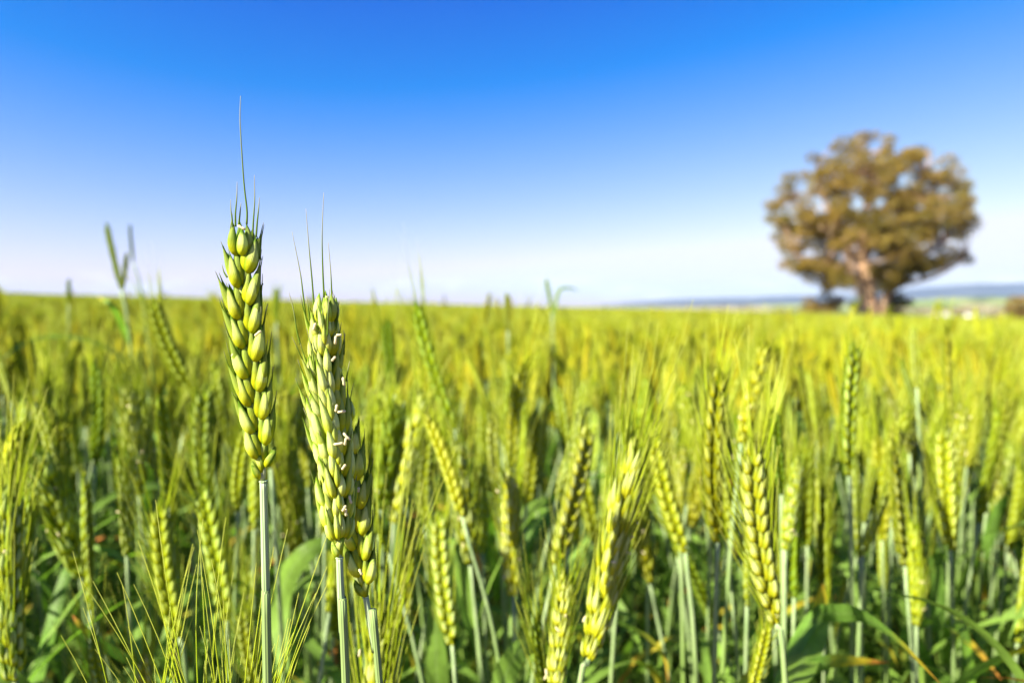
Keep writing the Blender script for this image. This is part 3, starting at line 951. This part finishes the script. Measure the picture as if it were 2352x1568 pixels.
# labels: a landmark of its own neighbourhood, its tone, its awns and its lean
MARK = [('loose', 'tallest loose ear'), ('dense', 'dense pale ear'), ('darkbent', 'dark bending ear'), ('big', 'large leaning bearded ear'), ('z', 'large herringbone ear'),
        ('ac', 'lone ear under the tree'), ('sky_a', 'blurred sky ear'), ('diag', 'far leaning green ear'), ('edge', 'ear at the left edge'), ('ae', 'pale ear below the farmhouse'),
        ('mid_d', 'swept yellow ear'), ('w', 'long slender yellow ear'), ('bl_herring', 'lower left herringbone ear'), ('ad', 'pale right leaning ear'), ('aj', 'ear above curling leaves'),
        ('pale_l', 'pale upright left ear'), ('al', 'short ear near right edge'), ('sky_d', 'skyline ear'), ('ul', 'yellow left leaning ear')]
seen = {}
for q in NEWP:
    tx, ty, td = proj(q['tip'])
    bx, by, _ = proj(q['base'])
    best = min(MARK, key=lambda m: (proj((BYKEY[m[0]]['tip'] + BYKEY[m[0]]['base']) / 2)[0] - (tx + bx) / 2) ** 2 + (proj((BYKEY[m[0]]['tip'] + BYKEY[m[0]]['base']) / 2)[1] - (ty + by) / 2) ** 2)
    mx, my, _ = proj((BYKEY[best[0]]['tip'] + BYKEY[best[0]]['base']) / 2)
    dx, dy = (tx + bx) / 2 - mx, (ty + by) / 2 - my
    rel = ('just ' if abs(dx) < 70 else '') + ('left of' if dx < 0 else 'right of') if abs(dx) > abs(dy) * 0.5 else ('tip above' if dy < 0 else 'low behind')
    an = math.degrees(math.atan2(tx - bx, by - ty))
    lean = 'upright' if abs(an) < 5 else ('left leaning' if an < 0 else 'right leaning')
    q['sig'] = (f"{q['tone']} {'bearded' if q['bearded'] else 'short awned'} {lean} ear", rel, best[1])
    q['sx'] = tx
    seen.setdefault(q['sig'], []).append(q)
ORD = ['leftmost', 'second', 'third', 'fourth', 'fifth', 'sixth', 'seventh', 'eighth', 'ninth', 'tenth', 'eleventh', 'twelfth']
for sig, qs in seen.items():
    qs.sort(key=lambda q: q['sx'])
    for i, q in enumerate(qs):
        a, rel, mk = sig
        if len(qs) == 1:
            s = f"{a}, {rel} the {mk}"
        elif i == 0:
            s = f"leftmost {a} {rel} the {mk}"
        elif i == len(qs) - 1:
            s = f"rightmost {a} {rel} the {mk}"
        else:
            s = f"{ORD[i]} {a} from the left, {rel} the {mk}"
        q['o']['label'] = s if len(s.split()) <= 16 else s.replace(' from the left,', '').replace('just ', '').replace('short awned', 'beardless')

# ------------------------------------------------------------------ the crop beyond: one object of stuff, instanced inside itself
tm = MB()
tids = []


def full_plant(mb, rg, lod, at=(0, 0), h=None, k=1.0):
    """a whole wheat plant standing at the point at, in one mesh"""
    h = h or float(np.clip(0.80 - rg.gamma(2.0, 0.034), 0.58, 0.81))
    L = rg.uniform(0.076, 0.102)
    up = norm([rg.normal(0, 0.13), rg.normal(0, 0.13), 1])
    root = np.array([at[0], at[1], 0.0])
    tip = np.array([at[0], at[1], h]) + np.array([up[0], up[1], 0]) * 0.3
    base = tip - up * L
    pts = catmull([base, base - up * 0.1, (base + root) / 2 + np.array([0, 0, -0.05]), root - np.array([0, 0, 0.05])], 8 if lod == 0 else 4)
    tube(mb, pts, 0.0014 * k, 5 if lod == 0 else 3, rg.uniform(), 2, cap=False)
    if lod == 0:
        e, a, _ = EAR_MB[int(rg.integers(16))]
    else:
        e, a, _ = LOWEAR[int(rg.integers(len(LOWEAR)))]
    M = ear_matrix(base, tip, rg.uniform(0, 3.1), wide=rg.uniform(0.85, 1.1) * k)
    mb.join(e, M, 0)
    mb.join(a, M, 1) if rg.uniform() < 0.45 else None
    for i in range(4 if lod == 0 else 2):
        p = pts[0] + (pts[-1] - pts[0]) * ((0.16 + 0.13 * i + rg.uniform(-0.03, 0.03)))
        q = rotz(rg.uniform(0, 6.28))
        q[:3, 3] = p
        if lod == 0:
            mb.join(LEAF_MB[int(rg.integers(12))], q, 4 if rg.uniform() < 0.2 else 3, rg.uniform())
        else:
            l = leaf_mb(rg.uniform(0.13, 0.22), 0.014 * k, R(rg.uniform(50, 80)), R(rg.uniform(20, 150)), 4, 0.5, rg.uniform())
            mb.join(l, q, 4 if rg.uniform() < 0.15 else 3, rg.uniform())


LOWEAR = []
for i in range(6):
    r2 = np.random.default_rng(500 + i)
    e, a = ear_template(r2, nodes=14, nt=4, nu=4, awn=0.05 if i % 4 != 3 else 0.006, bend=r2.uniform(-0.1, 0.2), fat=1.2, full=False, awn_n=3)
    LOWEAR.append((e, a, True))
rg = np.random.default_rng(5)
NP, NCL = 14, 7
for i in range(NP):
    n0 = len(tm.f)
    full_plant(tm, rg, 0)
    tids += [i] * (len(tm.f) - n0)
for i in range(NCL):
    n0 = len(tm.f)
    for j in range(34):
        full_plant(tm, rg, 1, (rg.uniform(-0.22, 0.22), rg.uniform(-0.22, 0.22)), k=1.15)
    tids += [NP + i] * (len(tm.f) - n0)

pos, pick, rotv, scl = [], [], [], []
dens = 500
# single plants out to 5 m
n = int(dens * 7.4 * 5)
xs, ysv = rg.uniform(-3.7, 3.7, n), rg.uniform(0.02, 5.0, n)
for x, y in zip(xs, ysv):
    if abs(x) > 1.0 * y + 1.2:
        continue
    if y < NEAR and abs(x) < 0.80 * y + 0.03:
        continue
    if y < 0.34 and abs(x) < 0.62:
        continue
    # a plant in the sunward strip by the lens would shade the three sharp ears
    if y < 0.5 and -1.0 < x < 0 and rg.uniform() < 0.6:
        continue
    pos.append((x, y, zg(x, y)))
    pick.append(int(rg.integers(NP)))
    rotv.append((rg.normal(0, 0.03), rg.normal(0, 0.03), rg.uniform(0, 6.28)))
    s = rg.uniform(0.96, 1.02)
    if rg.uniform() < 0.012:
        s = 1.12
    scl.append((1, 1, s))
# clumps out to the crest
y = 5.1
while y < 66:
    st = 0.34 if y < 20 else 0.40
    half = 0.86 * y + 2.5
    for x in np.arange(-half, half, st):
        xx, yy = x + rg.uniform(-0.14, 0.14), y + rg.uniform(-0.14, 0.14)
        pos.append((xx, yy, zg(xx, yy)))
        pick.append(NP + int(rg.integers(NCL)))
        rotv.append((0, 0, rg.uniform(0, 6.28)))
        s = rg.uniform(0.95, 1.03)
        scl.append((st / 0.36, st / 0.36, s))
    y += st
    if rg.uniform() < 0.0:
        break
NT0 = tm.n
v = np.concatenate(tm.v + [np.array(pos)])
me = bpy.data.meshes.new('wheat_crop')
me.from_pydata(v.tolist(), [], tm.f)
nv = len(v)
uv = np.concatenate(tm.uv)
lay = me.uv_layers.new(name='UVMap')
li = np.empty(len(me.loops), np.int32)
me.loops.foreach_get('vertex_index', li)
lay.data.foreach_set('uv', uv[li].astype(np.float32).ravel())


def attr(name, typ, dom, arr, fld='value'):
    a = me.attributes.new(name, typ, dom)
    a.data.foreach_set(fld, arr.ravel())


attr('rnd', 'FLOAT', 'POINT', np.concatenate(tm.rnd + [np.zeros(len(pos))]).astype(np.float32))
attr('tid', 'INT', 'FACE', np.array(tids, np.int32))
attr('ispt', 'BOOLEAN', 'POINT', np.concatenate([np.zeros(NT0, bool), np.ones(len(pos), bool)]))
attr('pick', 'INT', 'POINT', np.concatenate([np.zeros(NT0, np.int32), np.array(pick, np.int32)]))
attr('rotv', 'FLOAT_VECTOR', 'POINT', np.concatenate([np.zeros((NT0, 3)), np.array(rotv)]).astype(np.float32), 'vector')
attr('sclv', 'FLOAT_VECTOR', 'POINT', np.concatenate([np.ones((NT0, 3)), np.array(scl)]).astype(np.float32), 'vector')
for m in PLANT_MATS:
    me.materials.append(m)
me.polygons.foreach_set('material_index', np.array(tm.mi, np.int32))
me.polygons.foreach_set('use_smooth', np.ones(len(me.polygons), bool))
me.update()
crop = ob('wheat_crop', me)
tag(crop, 'dense green wheat crop filling the field back to the skyline', 'wheat crop', None, 'stuff')

g = bpy.data.node_groups.new('scatter_crop', 'GeometryNodeTree')
g.interface.new_socket('Geometry', in_out='INPUT', socket_type='NodeSocketGeometry')
g.interface.new_socket('Geometry', in_out='OUTPUT', socket_type='NodeSocketGeometry')
N, LK = g.nodes, g.links
gi, go = N.new('NodeGroupInput'), N.new('NodeGroupOutput')


def named(nm, t):
    x = N.new('GeometryNodeInputNamedAttribute')
    x.data_type = t
    x.inputs['Name'].default_value = nm
    return x.outputs['Attribute']


sep = N.new('GeometryNodeSeparateGeometry')
sep.domain = 'POINT'
LK.new(gi.outputs[0], sep.inputs['Geometry'])
LK.new(named('ispt', 'BOOLEAN'), sep.inputs['Selection'])
spl = N.new('GeometryNodeSplitToInstances')
spl.domain = 'FACE'
LK.new(sep.outputs['Inverted'], spl.inputs['Geometry'])
LK.new(named('tid', 'INT'), spl.inputs['Group ID'])
iop = N.new('GeometryNodeInstanceOnPoints')
LK.new(sep.outputs['Selection'], iop.inputs['Points'])
LK.new(spl.outputs['Instances'], iop.inputs['Instance'])
iop.inputs['Pick Instance'].default_value = True
LK.new(named('pick', 'INT'), iop.inputs['Instance Index'])
e2r = N.new('FunctionNodeEulerToRotation')
LK.new(named('rotv', 'FLOAT_VECTOR'), e2r.inputs[0])
LK.new(e2r.outputs[0], iop.inputs['Rotation'])
LK.new(named('sclv', 'FLOAT_VECTOR'), iop.inputs['Scale'])
LK.new(iop.outputs[0], go.inputs[0])
md = crop.modifiers.new('scatter', 'NODES')
md.node_group = g

# ------------------------------------------------------------------ ground, valley, hills
def grid(xs, ys, zf):
    X, Yy = np.meshgrid(xs, ys)
    Z = zf(X, Yy)
    v = np.stack([X, Yy, Z], -1).reshape(-1, 3)
    nx = len(xs)
    f = [(j * nx + i, j * nx + i + 1, (j + 1) * nx + i + 1, (j + 1) * nx + i) for j in range(len(ys) - 1) for i in range(nx - 1)]
    return v, f


def spaced(a, b, n, p=2.5):
    t = np.linspace(-1, 1, n)
    return np.sign(t) * np.abs(t) ** p * (b - a) / 2 + (a + b) / 2


m, nt, _, _ = mat('ground_soil_and_fields')
b = NT(nt)
pos_ = b.n('ShaderNodeNewGeometry').outputs['Position']
sp = b.n('ShaderNodeSeparateXYZ')
b.set(sp.inputs[0], pos_)
soil = b.mix(b.rng(b.noise(pos_, 25, 4), 0.35, 0.7), (0.07, 0.045, 0.025), (0.14, 0.09, 0.05))
vo = b.n('ShaderNodeTexVoronoi')
mp = b.n('ShaderNodeMapping')
mp.inputs['Scale'].default_value = (0.0065, 0.0034, 0.0)
b.set(mp.inputs[0], pos_)
b.set(vo.inputs['Vector'], mp.outputs[0])
vo.inputs['Scale'].default_value = 1.0
sc = b.n('ShaderNodeSeparateColor')
b.set(sc.inputs[0], vo.outputs['Color'])
pad = b.mix(b.rng(sc.outputs[0], 0.35, 0.5), (0.13, 0.20, 0.05), (0.23, 0.26, 0.09))
pad = b.mix(b.rng(sc.outputs[1], 0.62, 0.66), pad, (0.32, 0.27, 0.14))
pad = b.mix(b.rng(sc.outputs[2], 0.75, 0.8), pad, (0.09, 0.13, 0.05))
pad = b.mix(b.math('MULTIPLY', b.rng(b.noise(pos_, 0.02, 4), 0.45, 0.7), 0.4), pad, (0.10, 0.14, 0.05))
M_GROUND = m
c = b.mix(b.rng(sp.outputs[1], 62, 90), soil, pad)
finish(b, nt, c, 0.9, 0.0, spec=0.1)
xs = spaced(-9000, 9000, 91, 3.2)
ysg = np.concatenate([np.linspace(-60, 0, 8), np.linspace(1, 70, 50), np.linspace(75, 260, 30), np.geomspace(280, 9000, 20)])
mb = MB()
v, f = grid(xs, ysg, zg)
mb.add(v, f)
tag(ob('ground', mb.mesh('ground', [m])), 'ground under the wheat falling away to a valley of pale fields', 'ground', None, 'structure')

M_HILL = make_plain('hill_bush_haze_tint', (0.035, 0.036, 0.05), (0.06, 0.06, 0.07), 0.004, 0.9)  # dark bush colour with some of the haze's blue painted in


def hill(name, D, prof, depth, seed, label, hm=None):
    r2 = np.random.default_rng(seed)
    px = np.linspace(-900, 3300, 140)
    el = np.interp(px, [a for a, _ in prof], [q for _, q in prof])
    for o in range(5):
        el = el + np.sin(px / (230 / 1.9 ** o) + r2.uniform(0, 6)) * 2.6 / 1.6 ** o * np.clip(el / 12, 0.15, 1)
    X = (px - CX) / FPX * D
    top = EYE[2] + np.maximum(el, 0.5) / FPX * D
    v, f = [], []
    rows = [(-1.0, 0.0), (-0.7, 0.22), (-0.45, 0.5), (-0.2, 0.82), (0, 1.0), (0.3, 0.9), (1.0, 0.0)]
    for k, (yo, hz) in enumerate(rows):
        nz = r2.normal(0, 0.05, len(px)) if 0 < k < len(rows) - 1 else 0
        v.append(np.stack([X * (1 + yo * depth / D), np.full(len(px), D + yo * depth) + r2.normal(0, depth * 0.04, len(px)), -9.0 + (top + 9.0) * np.clip(hz + nz * (hz < 1), 0, 1)], 1))
    n = len(px)
    for j in range(len(rows) - 1):
        for i in range(n - 1):
            f.append((j * n + i, j * n + i + 1, (j + 1) * n + i + 1, (j + 1) * n + i))
    m_ = MB()
    m_.add(np.concatenate(v), f)
    tag(ob(name, m_.mesh(name, [hm or M_HILL])), label, 'hills', None, 'structure')


hill('hills', 6200, [(-900, -2), (1300, -2), (1420, 5), (1520, 13), (1700, 19), (1900, 26), (2080, 42), (2200, 50), (2352, 57), (3300, 60)], 900, 3, 'long blue hill range rising towards the right behind the tree')
hill('low_hills', 1500, [(-900, -4), (1500, -4), (1700, 3), (1900, 8), (2100, 15), (2352, 22), (3300, 26)], 420, 9, 'rolling pale green farmland below the long blue hill range', M_GROUND)

# ------------------------------------------------------------------ trees
M_BARK = make_plain('bark', (0.40, 0.20, 0.10), (0.42, 0.30, 0.21), 1.2, 0.8, bump=0.5)
M_CROWN = make_plain('crown_leaf', (0.155, 0.14, 0.026), (0.235, 0.15, 0.026), 0.35, 0.6, 0.25)
M_BUSH = make_plain('bush_leaf', (0.09, 0.10, 0.03), (0.17, 0.13, 0.04), 0.5, 0.6, 0.2, obj_tint=True)
M_TRUNK = make_plain('trunk_dark', (0.14, 0.10, 0.07), (0.2, 0.15, 0.1), 2, 0.8)


def leaf_cloud(mb, c, rad, n, rg, size, droop=0.6, tone=None):
    """n separate leaves round the point c"""
    u = rg.normal(size=(n, 3))
    u /= np.linalg.norm(u, axis=1)[:, None]
    p = c + u * (rg.uniform(0.15, 1, n) ** 0.45)[:, None] * np.asarray(rad)
    d = rg.normal(size=(n, 3)) + np.array([0, 0, -droop])
    d /= np.linalg.norm(d, axis=1)[:, None]
    w = np.cross(d, rg.normal(size=(n, 3)))
    w /= np.linalg.norm(w, axis=1)[:, None]
    L = size * rg.uniform(0.7, 1.3, n)[:, None]
    W = L * 0.20
    q = np.stack([p - d * L * 0.5, p + w * W, p + d * L * 0.5, p - w * W], 1).reshape(-1, 3)
    f = [(4 * i, 4 * i + 1, 4 * i + 2, 4 * i + 3) for i in range(n)]
    t = tone if tone is not None else rg.uniform()
    mb.add(q, f, None, np.clip(t + rg.normal(0, 0.12, 4 * n), 0, 1))


def big_tree():
    D = 57.0
    rg = np.random.default_rng(8)

    def W(px, py, dy=0.0):
        p = P(px, py, D)
        return np.array([p[0], p[1] + dy, p[2]])
    bx = W(2000, 730)
    root = np.array([bx[0], bx[1], float(zg(bx[0], bx[1]))])
    e = empty('gum_tree', root)
    tag(e, 'large spreading brown gum tree standing alone beyond the wheat at right', 'tree')
    limbs = [
        ([(2002, 765, 0), (1996, 690, 0), (1988, 610, 0.3), (1986, 560, 0.4), (1996, 480, 0.6), (2004, 400, 0.4)], 0.75, 0.10),
        ([(1985, 765, -.3), (1980, 720, -.3), (1958, 640, -.6), (1928, 570, -.4), (1886, 510, 0.8), (1850, 450, 1.8)], 0.36, 0.07),
        ([(2018, 765, .2), (2030, 700, .2), (2062, 650, 0.2), (2110, 600, .3), (2170, 560, .3)], 0.50, 0.12),
        ([(1990, 620, .3), (1950, 540, 1.5), (1920, 450, 2.2), (1900, 390, 2.4)], 0.24, 0.06),
        ([(1990, 590, .3), (2030, 520, -1.2), (2070, 440, -2.0), (2100, 380, -2.2)], 0.26, 0.06),
        ([(1992, 530, .4), (2050, 480, 1.8), (2120, 450, 2.6), (2180, 430, 2.8)], 0.30, 0.09),
        ([(1988, 600, .3), (1990, 500, -1.0), (1970, 420, -1.4), (1960, 370, -1.4)], 0.20, 0.05),
        ([(1960, 640, -.8), (1900, 610, -.8), (1850, 600, -.4), (1820, 580, 0)], 0.22, 0.07),
        ([(2060, 655, .2), (2120, 640, -.8), (2170, 612, -1.2), (2195, 594, -1.2)], 0.20, 0.06),
    ]
    mb = MB()
    pts_all = []
    for pl, r0, r1 in limbs:
        c = catmull([W(*q) for q in pl], 20)
        tube(mb, c - root, np.linspace(r0, r1, 20), 9, rg.uniform())
        pts_all.append(c[5:])
    pts_all = np.concatenate(pts_all)
    cr = MB()
    cl = []
    cen = W(1998, 496)
    k = 0
    # openings in the crown where the sky shows through
    GAPS = [(2026, 467, 24), (2093, 400, 22), (1981, 470, 20), (1968, 440, 16), (1973, 554, 24), (1896, 470, 20), (1865, 578, 26), (1945, 593, 20), (2012, 579, 20),
            (2160, 540, 22), (2093, 614, 24), (1878, 649, 22), (2185, 435, 15), (1840, 435, 16), (2060, 440, 14), (1830, 545, 16), (2120, 470, 14)]
    tries_ = 0
    while k < 380 and tries_ < 9000:
        tries_ += 1
        u = rg.normal(size=3)
        u /= np.linalg.norm(u)
        rr = rg.uniform(0.12, 1.0) ** 0.5
        p = cen + u * rr * np.array([7.9, 6.6, 6.5])
        px, py, _ = proj(p)
        if py > 555 and abs(px - 1972) < 36 and p[1] < D + 1:      # the trunk shows here
            continue
        if (2130 < px and 548 < py < 568) or (px > 2175 and py > 605):
            continue
        if any((px - a_) ** 2 + (py - b_) ** 2 < (0.8 * c_) ** 2 for a_, b_, c_ in GAPS):
            continue
        if any(np.linalg.norm(p - q) < 0.72 for q in cl):
            continue
        cl.append(p)
        k += 1
    for px in range(1830, 2130, 16):                           # ragged low skirts
        if abs(px - 1968) > 30:
            for _k in range(3):
                py = 600 + 100 * (1 - abs(px - 1985) / 170) * rg.uniform(0.1, 1.0)
                cl.append(W(px + rg.uniform(-8, 8), py, rg.uniform(-2.5, 2.5)))
    for px, py, dy in ((1850, 610, 0), (1872, 640, 0.5), (1900, 655, -.5), (1930, 640, 1), (2140, 605, 0), (2170, 598, -.6), (2192, 588, -1), (2204, 600, -1), (2120, 615, 1),
                       (2085, 640, 0), (1990, 650, 1.8), (2010, 670, 1.5), (2035, 640, 1.8), (1815, 575, 0), (2204, 430, 0), (2196, 480, .5), (1778, 470, 0), (1785, 500, 0.4)):
        cl.append(W(px, py, dy))
    for p in cl:
        t = rg.uniform()
        r = rg.uniform(0.45, 0.95)
        leaf_cloud(cr, p - root, (r * 1.1, r * 1.1, r * 0.75), int(225 * r), rg, 0.27, tone=t)
        # twig to the clump
        j = int(np.argmin(np.linalg.norm(pts_all - p, axis=1) + np.maximum(0, pts_all[:, 2] - p[2]) * 1.5))
        q = pts_all[j]
        md_ = (p + q) / 2 + rg.normal(0, 0.25, 3) + np.array([0, 0, 0.2])
        tube(mb, catmull([q - root, md_ - root, p - root], 7), np.linspace(0.07, 0.02, 7), 5, rg.uniform())
    ob('trunk', mb.mesh('trunk', [M_BARK]), e)
    ob('crown', cr.mesh('crown', [M_CROWN], False), e)


big_tree()


def small_tree(name, label, px, D, h, w, tint, seed, group, trunk=0.25, n=900, lift=0.0):
    rg = np.random.default_rng(seed)
    x = (px - CX) / FPX * D
    root = np.array([x, D, float(zg(x, D))])
    e = empty(name, root)
    tag(e, label, 'tree' if 'tree' in name else 'bush', group)
    mb = MB()
    tube(mb, catmull([(0, 0, -0.1), (0.03 * w, 0, h * 0.3), (-0.02 * w, 0, h * 0.7)], 8), np.linspace(0.05 * h, 0.015 * h, 8), 7)
    for k in range(5):
        a = k * 1.26 + rg.uniform(0, 1)
        tube(mb, catmull([(0.02 * w, 0, h * 0.3), (math.cos(a) * w * 0.2, math.sin(a) * w * 0.2, h * 0.5), (math.cos(a) * w * 0.35, math.sin(a) * w * 0.35, h * 0.7)], 6), np.linspace(0.025 * h, 0.008 * h, 6), 5)
    cr = MB()
    m_ = 16
    for k in range(m_):
        u = norm(rg.normal(size=3)) * rg.uniform(0.3, 1) ** 0.5
        c = np.array([u[0] * w * 0.36, u[1] * w * 0.36, h * (trunk + (1 - trunk) * 0.5) + u[2] * h * (1 - trunk) * 0.36])
        leaf_cloud(cr, c, (w * 0.17, w * 0.17, h * 0.13), n // m_, rg, 0.055 * h + 0.12)
    ob('trunk', mb.mesh('trunk', [M_TRUNK]), e)
    ob('crown', cr.mesh('crown', [M_BUSH], False), e, None, tint)


BR = (1.7, 1.35, 1.0)
small_tree('bush', 'low brown bush left of the gum tree\'s trunk', 1890, 60, 3.4, 4.6, BR, 1, 'bushes beyond the wheat', 0.05, 1500)
small_tree('bush', 'low olive bush right of the gum tree\'s trunk', 2052, 58, 3.3, 3.6, (1.1, 1.0, 0.7), 2, 'bushes beyond the wheat', 0.05, 1200)
small_tree('bush', 'scrubby brown bush at the gum tree\'s foot', 1980, 59.5, 2.6, 3.2, (0.9, 0.85, 0.7), 3, 'bushes beyond the wheat', 0.05, 1200)
small_tree('bush', 'round olive bush over the wheat near the right edge', 2262, 125, 8.0, 8.0, (1.2, 1.15, 0.7), 4, 'bushes beyond the wheat', 0.05, 1200)
small_tree('valley_tree', 'dark brown tree cut by the right edge beyond the wheat', 2362, 150, 14.0, 11.0, (1.3, 1.0, 0.8), 5, 'trees in the valley', 0.15, 1500)
FT = [(2080, 320, 7, 12, 'wide dark tree right behind the gum tree\'s trunk'), (2125, 420, 8, 13, 'olive tree left of the white farmhouse'), (2196, 460, 9, 16, 'dark tree just right of the white farmhouse'),
      (2226, 520, 10, 22, 'broad dark tree between farmhouse and round bush'), (2300, 400, 8, 18, 'low dark tree left of the tree at the right edge'), (1790, 520, 8, 18, 'small valley tree left of the brown bush'),
      (1715, 700, 9, 26, 'hazy valley tree above the herringbone ear'), (1840, 620, 9, 15, 'hazy valley tree between brown bush and small valley tree'), (1640, 900, 11, 40, 'far hazy tree clump left in the valley'),
      (2330, 760, 12, 50, 'far hazy tree clump under the hills at right'), (2150, 900, 11, 60, 'far hazy tree line above the white farmhouse')]
for i, (px, D, h, w, lb) in enumerate(FT):
    small_tree('valley_tree', lb, px, D, h * 1.35, w * 1.3, [(0.8, 0.8, 0.7), (0.65, 0.65, 0.6), (0.95, 0.8, 0.65)][i % 3], 40 + i, 'trees in the valley', 0.12, 700)


def house(px, D, w, h, dp, label):
    x = (px - CX) / FPX * D
    z = float(zg(x, D))
    e = empty('farmhouse', (x, D, z))
    e.rotation_euler.z = 0.3
    tag(e, label, 'house')

    def box(a, b_):
        a, b_ = np.array(a, float), np.array(b_, float)
        v = [(a[0] if i & 1 == 0 else b_[0], a[1] if i & 2 == 0 else b_[1], a[2] if i & 4 == 0 else b_[2]) for i in range(8)]
        return v, [(0, 2, 3, 1), (4, 5, 7, 6), (0, 1, 5, 4), (2, 6, 7, 3), (0, 4, 6, 2), (1, 3, 7, 5)]
    wm, rm, om, dm = MB(), MB(), MB(), MB()
    wm.add(*box((-w / 2, -dp / 2, -0.3), (w / 2, dp / 2, h)))
    o = 0.5
    v = [(-w / 2 - o, -dp / 2 - o, h), (w / 2 + o, -dp / 2 - o, h), (w / 2 + o, dp / 2 + o, h), (-w / 2 - o, dp / 2 + o, h), (-w / 2 + 1, 0, h + 2.4), (w / 2 - 1, 0, h + 2.4)]
    rm.add(v, [(0, 1, 5, 4), (1, 2, 5), (2, 3, 4, 5), (3, 0, 4), (3, 2, 1, 0)])
    wh = make_plain('house_wall', (0.82, 0.8, 0.76), (0.75, 0.73, 0.7), 0.6)
    rf = make_plain('house_roof', (0.62, 0.6, 0.58), (0.5, 0.48, 0.46), 0.6)
    dk = make_plain('house_glass', (0.05, 0.06, 0.07), (0.08, 0.09, 0.1), 0.6, 0.2)
    ob('wall', wm.mesh('wall', [wh], False), e)
    ob('roof', rm.mesh('roof', [rf], False), e)
    for k in (-0.33, 0.33):
        q = MB()
        q.add(*box((k * w - 0.9, -dp / 2 - 0.03, 0.9), (k * w + 0.9, -dp / 2 + 0.05, 2.2)))
        ob('window', q.mesh('window', [dk], False), e)
    dm.add(*box((-0.5, -dp / 2 - 0.03, -0.1), (0.5, -dp / 2 + 0.05, 2.1)))
    ob('door', dm.mesh('door', [dk], False), e)


house(2160, 400, 9, 3.6, 7, 'small white farmhouse in the valley right of the gum tree')
house(2232, 620, 9, 3.2, 7, 'tiny pale farmhouse farther off, beside the round olive bush')

# ------------------------------------------------------------------ air
m, nt, _, _ = mat('haze')
pv = nt.nodes.new('ShaderNodeVolumePrincipled')
pv.inputs['Color'].default_value = (0.44, 0.66, 1.0, 1)
pv.inputs['Density'].default_value = 6.5e-5
pv.inputs['Anisotropy'].default_value = 0.0
out = nt.nodes.new('ShaderNodeOutputMaterial')
nt.links.new(pv.outputs[0], out.inputs['Volume'])
mb = MB()
a, b_ = (-9300, -120, -12), (9300, 9300, 275)
v = [(a[0] if i & 1 == 0 else b_[0], a[1] if i & 2 == 0 else b_[1], a[2] if i & 4 == 0 else b_[2]) for i in range(8)]
mb.add(v, [(0, 2, 3, 1), (4, 5, 7, 6), (0, 1, 5, 4), (2, 6, 7, 3), (0, 4, 6, 2), (1, 3, 7, 5)])
tag(ob('haze', mb.mesh('haze', [m], False)), 'thin blue haze over the valley', 'haze', None, 'stuff')

# ------------------------------------------------------------------ light
SUNV = norm([-0.71, -0.48, 0.64])
sl = bpy.data.lights.new('sun', 'SUN')
sl.energy = 5.0
sl.angle = R(0.53)
sl.color = (1.0, 0.94, 0.74)
so = bpy.data.objects.new('sun', sl)
COL.objects.link(so)
so.rotation_euler = Vector(-SUNV).to_track_quat('-Z', 'Y').to_euler()
w = bpy.data.worlds.new('World')
S.world = w
w.use_nodes = True
nt = w.node_tree
nt.nodes.clear()
b = NT(nt)
sky = b.n('ShaderNodeTexSky', sky_type='NISHITA')
sky.sun_disc = False
sky.sun_elevation = math.asin(SUNV[2])
sky.sun_rotation = math.atan2(SUNV[0], SUNV[1])
sky.altitude = 200
sky.air_density = 1.0
sky.dust_density = 0.6
sky.ozone_density = 1.6
gm = b.n('ShaderNodeVectorMath', operation='MULTIPLY_ADD')      # a deeper, clearer sky than the model's
b.set(gm.inputs[0], sky.outputs[0])
gm.inputs[1].default_value = (1.68, 1.11, 1.06)
gm.inputs[2].default_value = (-2.68, -1.33, 0.97)
gx = b.n('ShaderNodeVectorMath', operation='MAXIMUM')
b.set(gx.inputs[0], gm.outputs[0])
gx.inputs[1].default_value = (0.03, 0.3, 0.5)
gy = b.n('ShaderNodeVectorMath', operation='MINIMUM')
b.set(gy.inputs[0], gx.outputs[0])
gy.inputs[1].default_value = (5.7, 5.75, 6.35)
# low fair-weather cloud far off along the horizon
tc = b.n('ShaderNodeTexCoord').outputs['Generated']
sp = b.n('ShaderNodeSeparateXYZ')
b.set(sp.inputs[0], tc)
mp = b.n('ShaderNodeMapping')
mp.inputs['Scale'].default_value = (1, 1, 4.5)
b.set(mp.inputs[0], tc)
cn = b.noise(mp.outputs[0], 9, 6, 0.6)
cm = b.math('MULTIPLY', b.rng(cn, 0.50, 0.66), b.math('MULTIPLY', b.rng(sp.outputs[2], 0.0, 0.012), b.rng(sp.outputs[2], 0.025, 0.05, 1, 0)))
skyc = b.mix(b.math('MULTIPLY', cm, 0.7), gy.outputs[0], (7.6, 7.6, 7.7))
bg = b.n('ShaderNodeBackground')
b.set(bg.inputs[0], skyc)
bg.inputs[1].default_value = 0.05
wo = b.n('ShaderNodeOutputWorld')
nt.links.new(bg.outputs[0], wo.inputs[0])

S.view_settings.view_transform = 'Standard'
S.view_settings.look = 'None'
S.view_settings.exposure = 1.8
S.view_settings.gamma = 1
S.render.engine = 'CYCLES'
S.cycles.max_bounces = 8
S.cycles.diffuse_bounces = 3
S.cycles.transparent_max_bounces = 8
S.cycles.use_denoising = True
print('plants', len(PLANTS), 'crop points', len(pos), 'template verts', NT0)
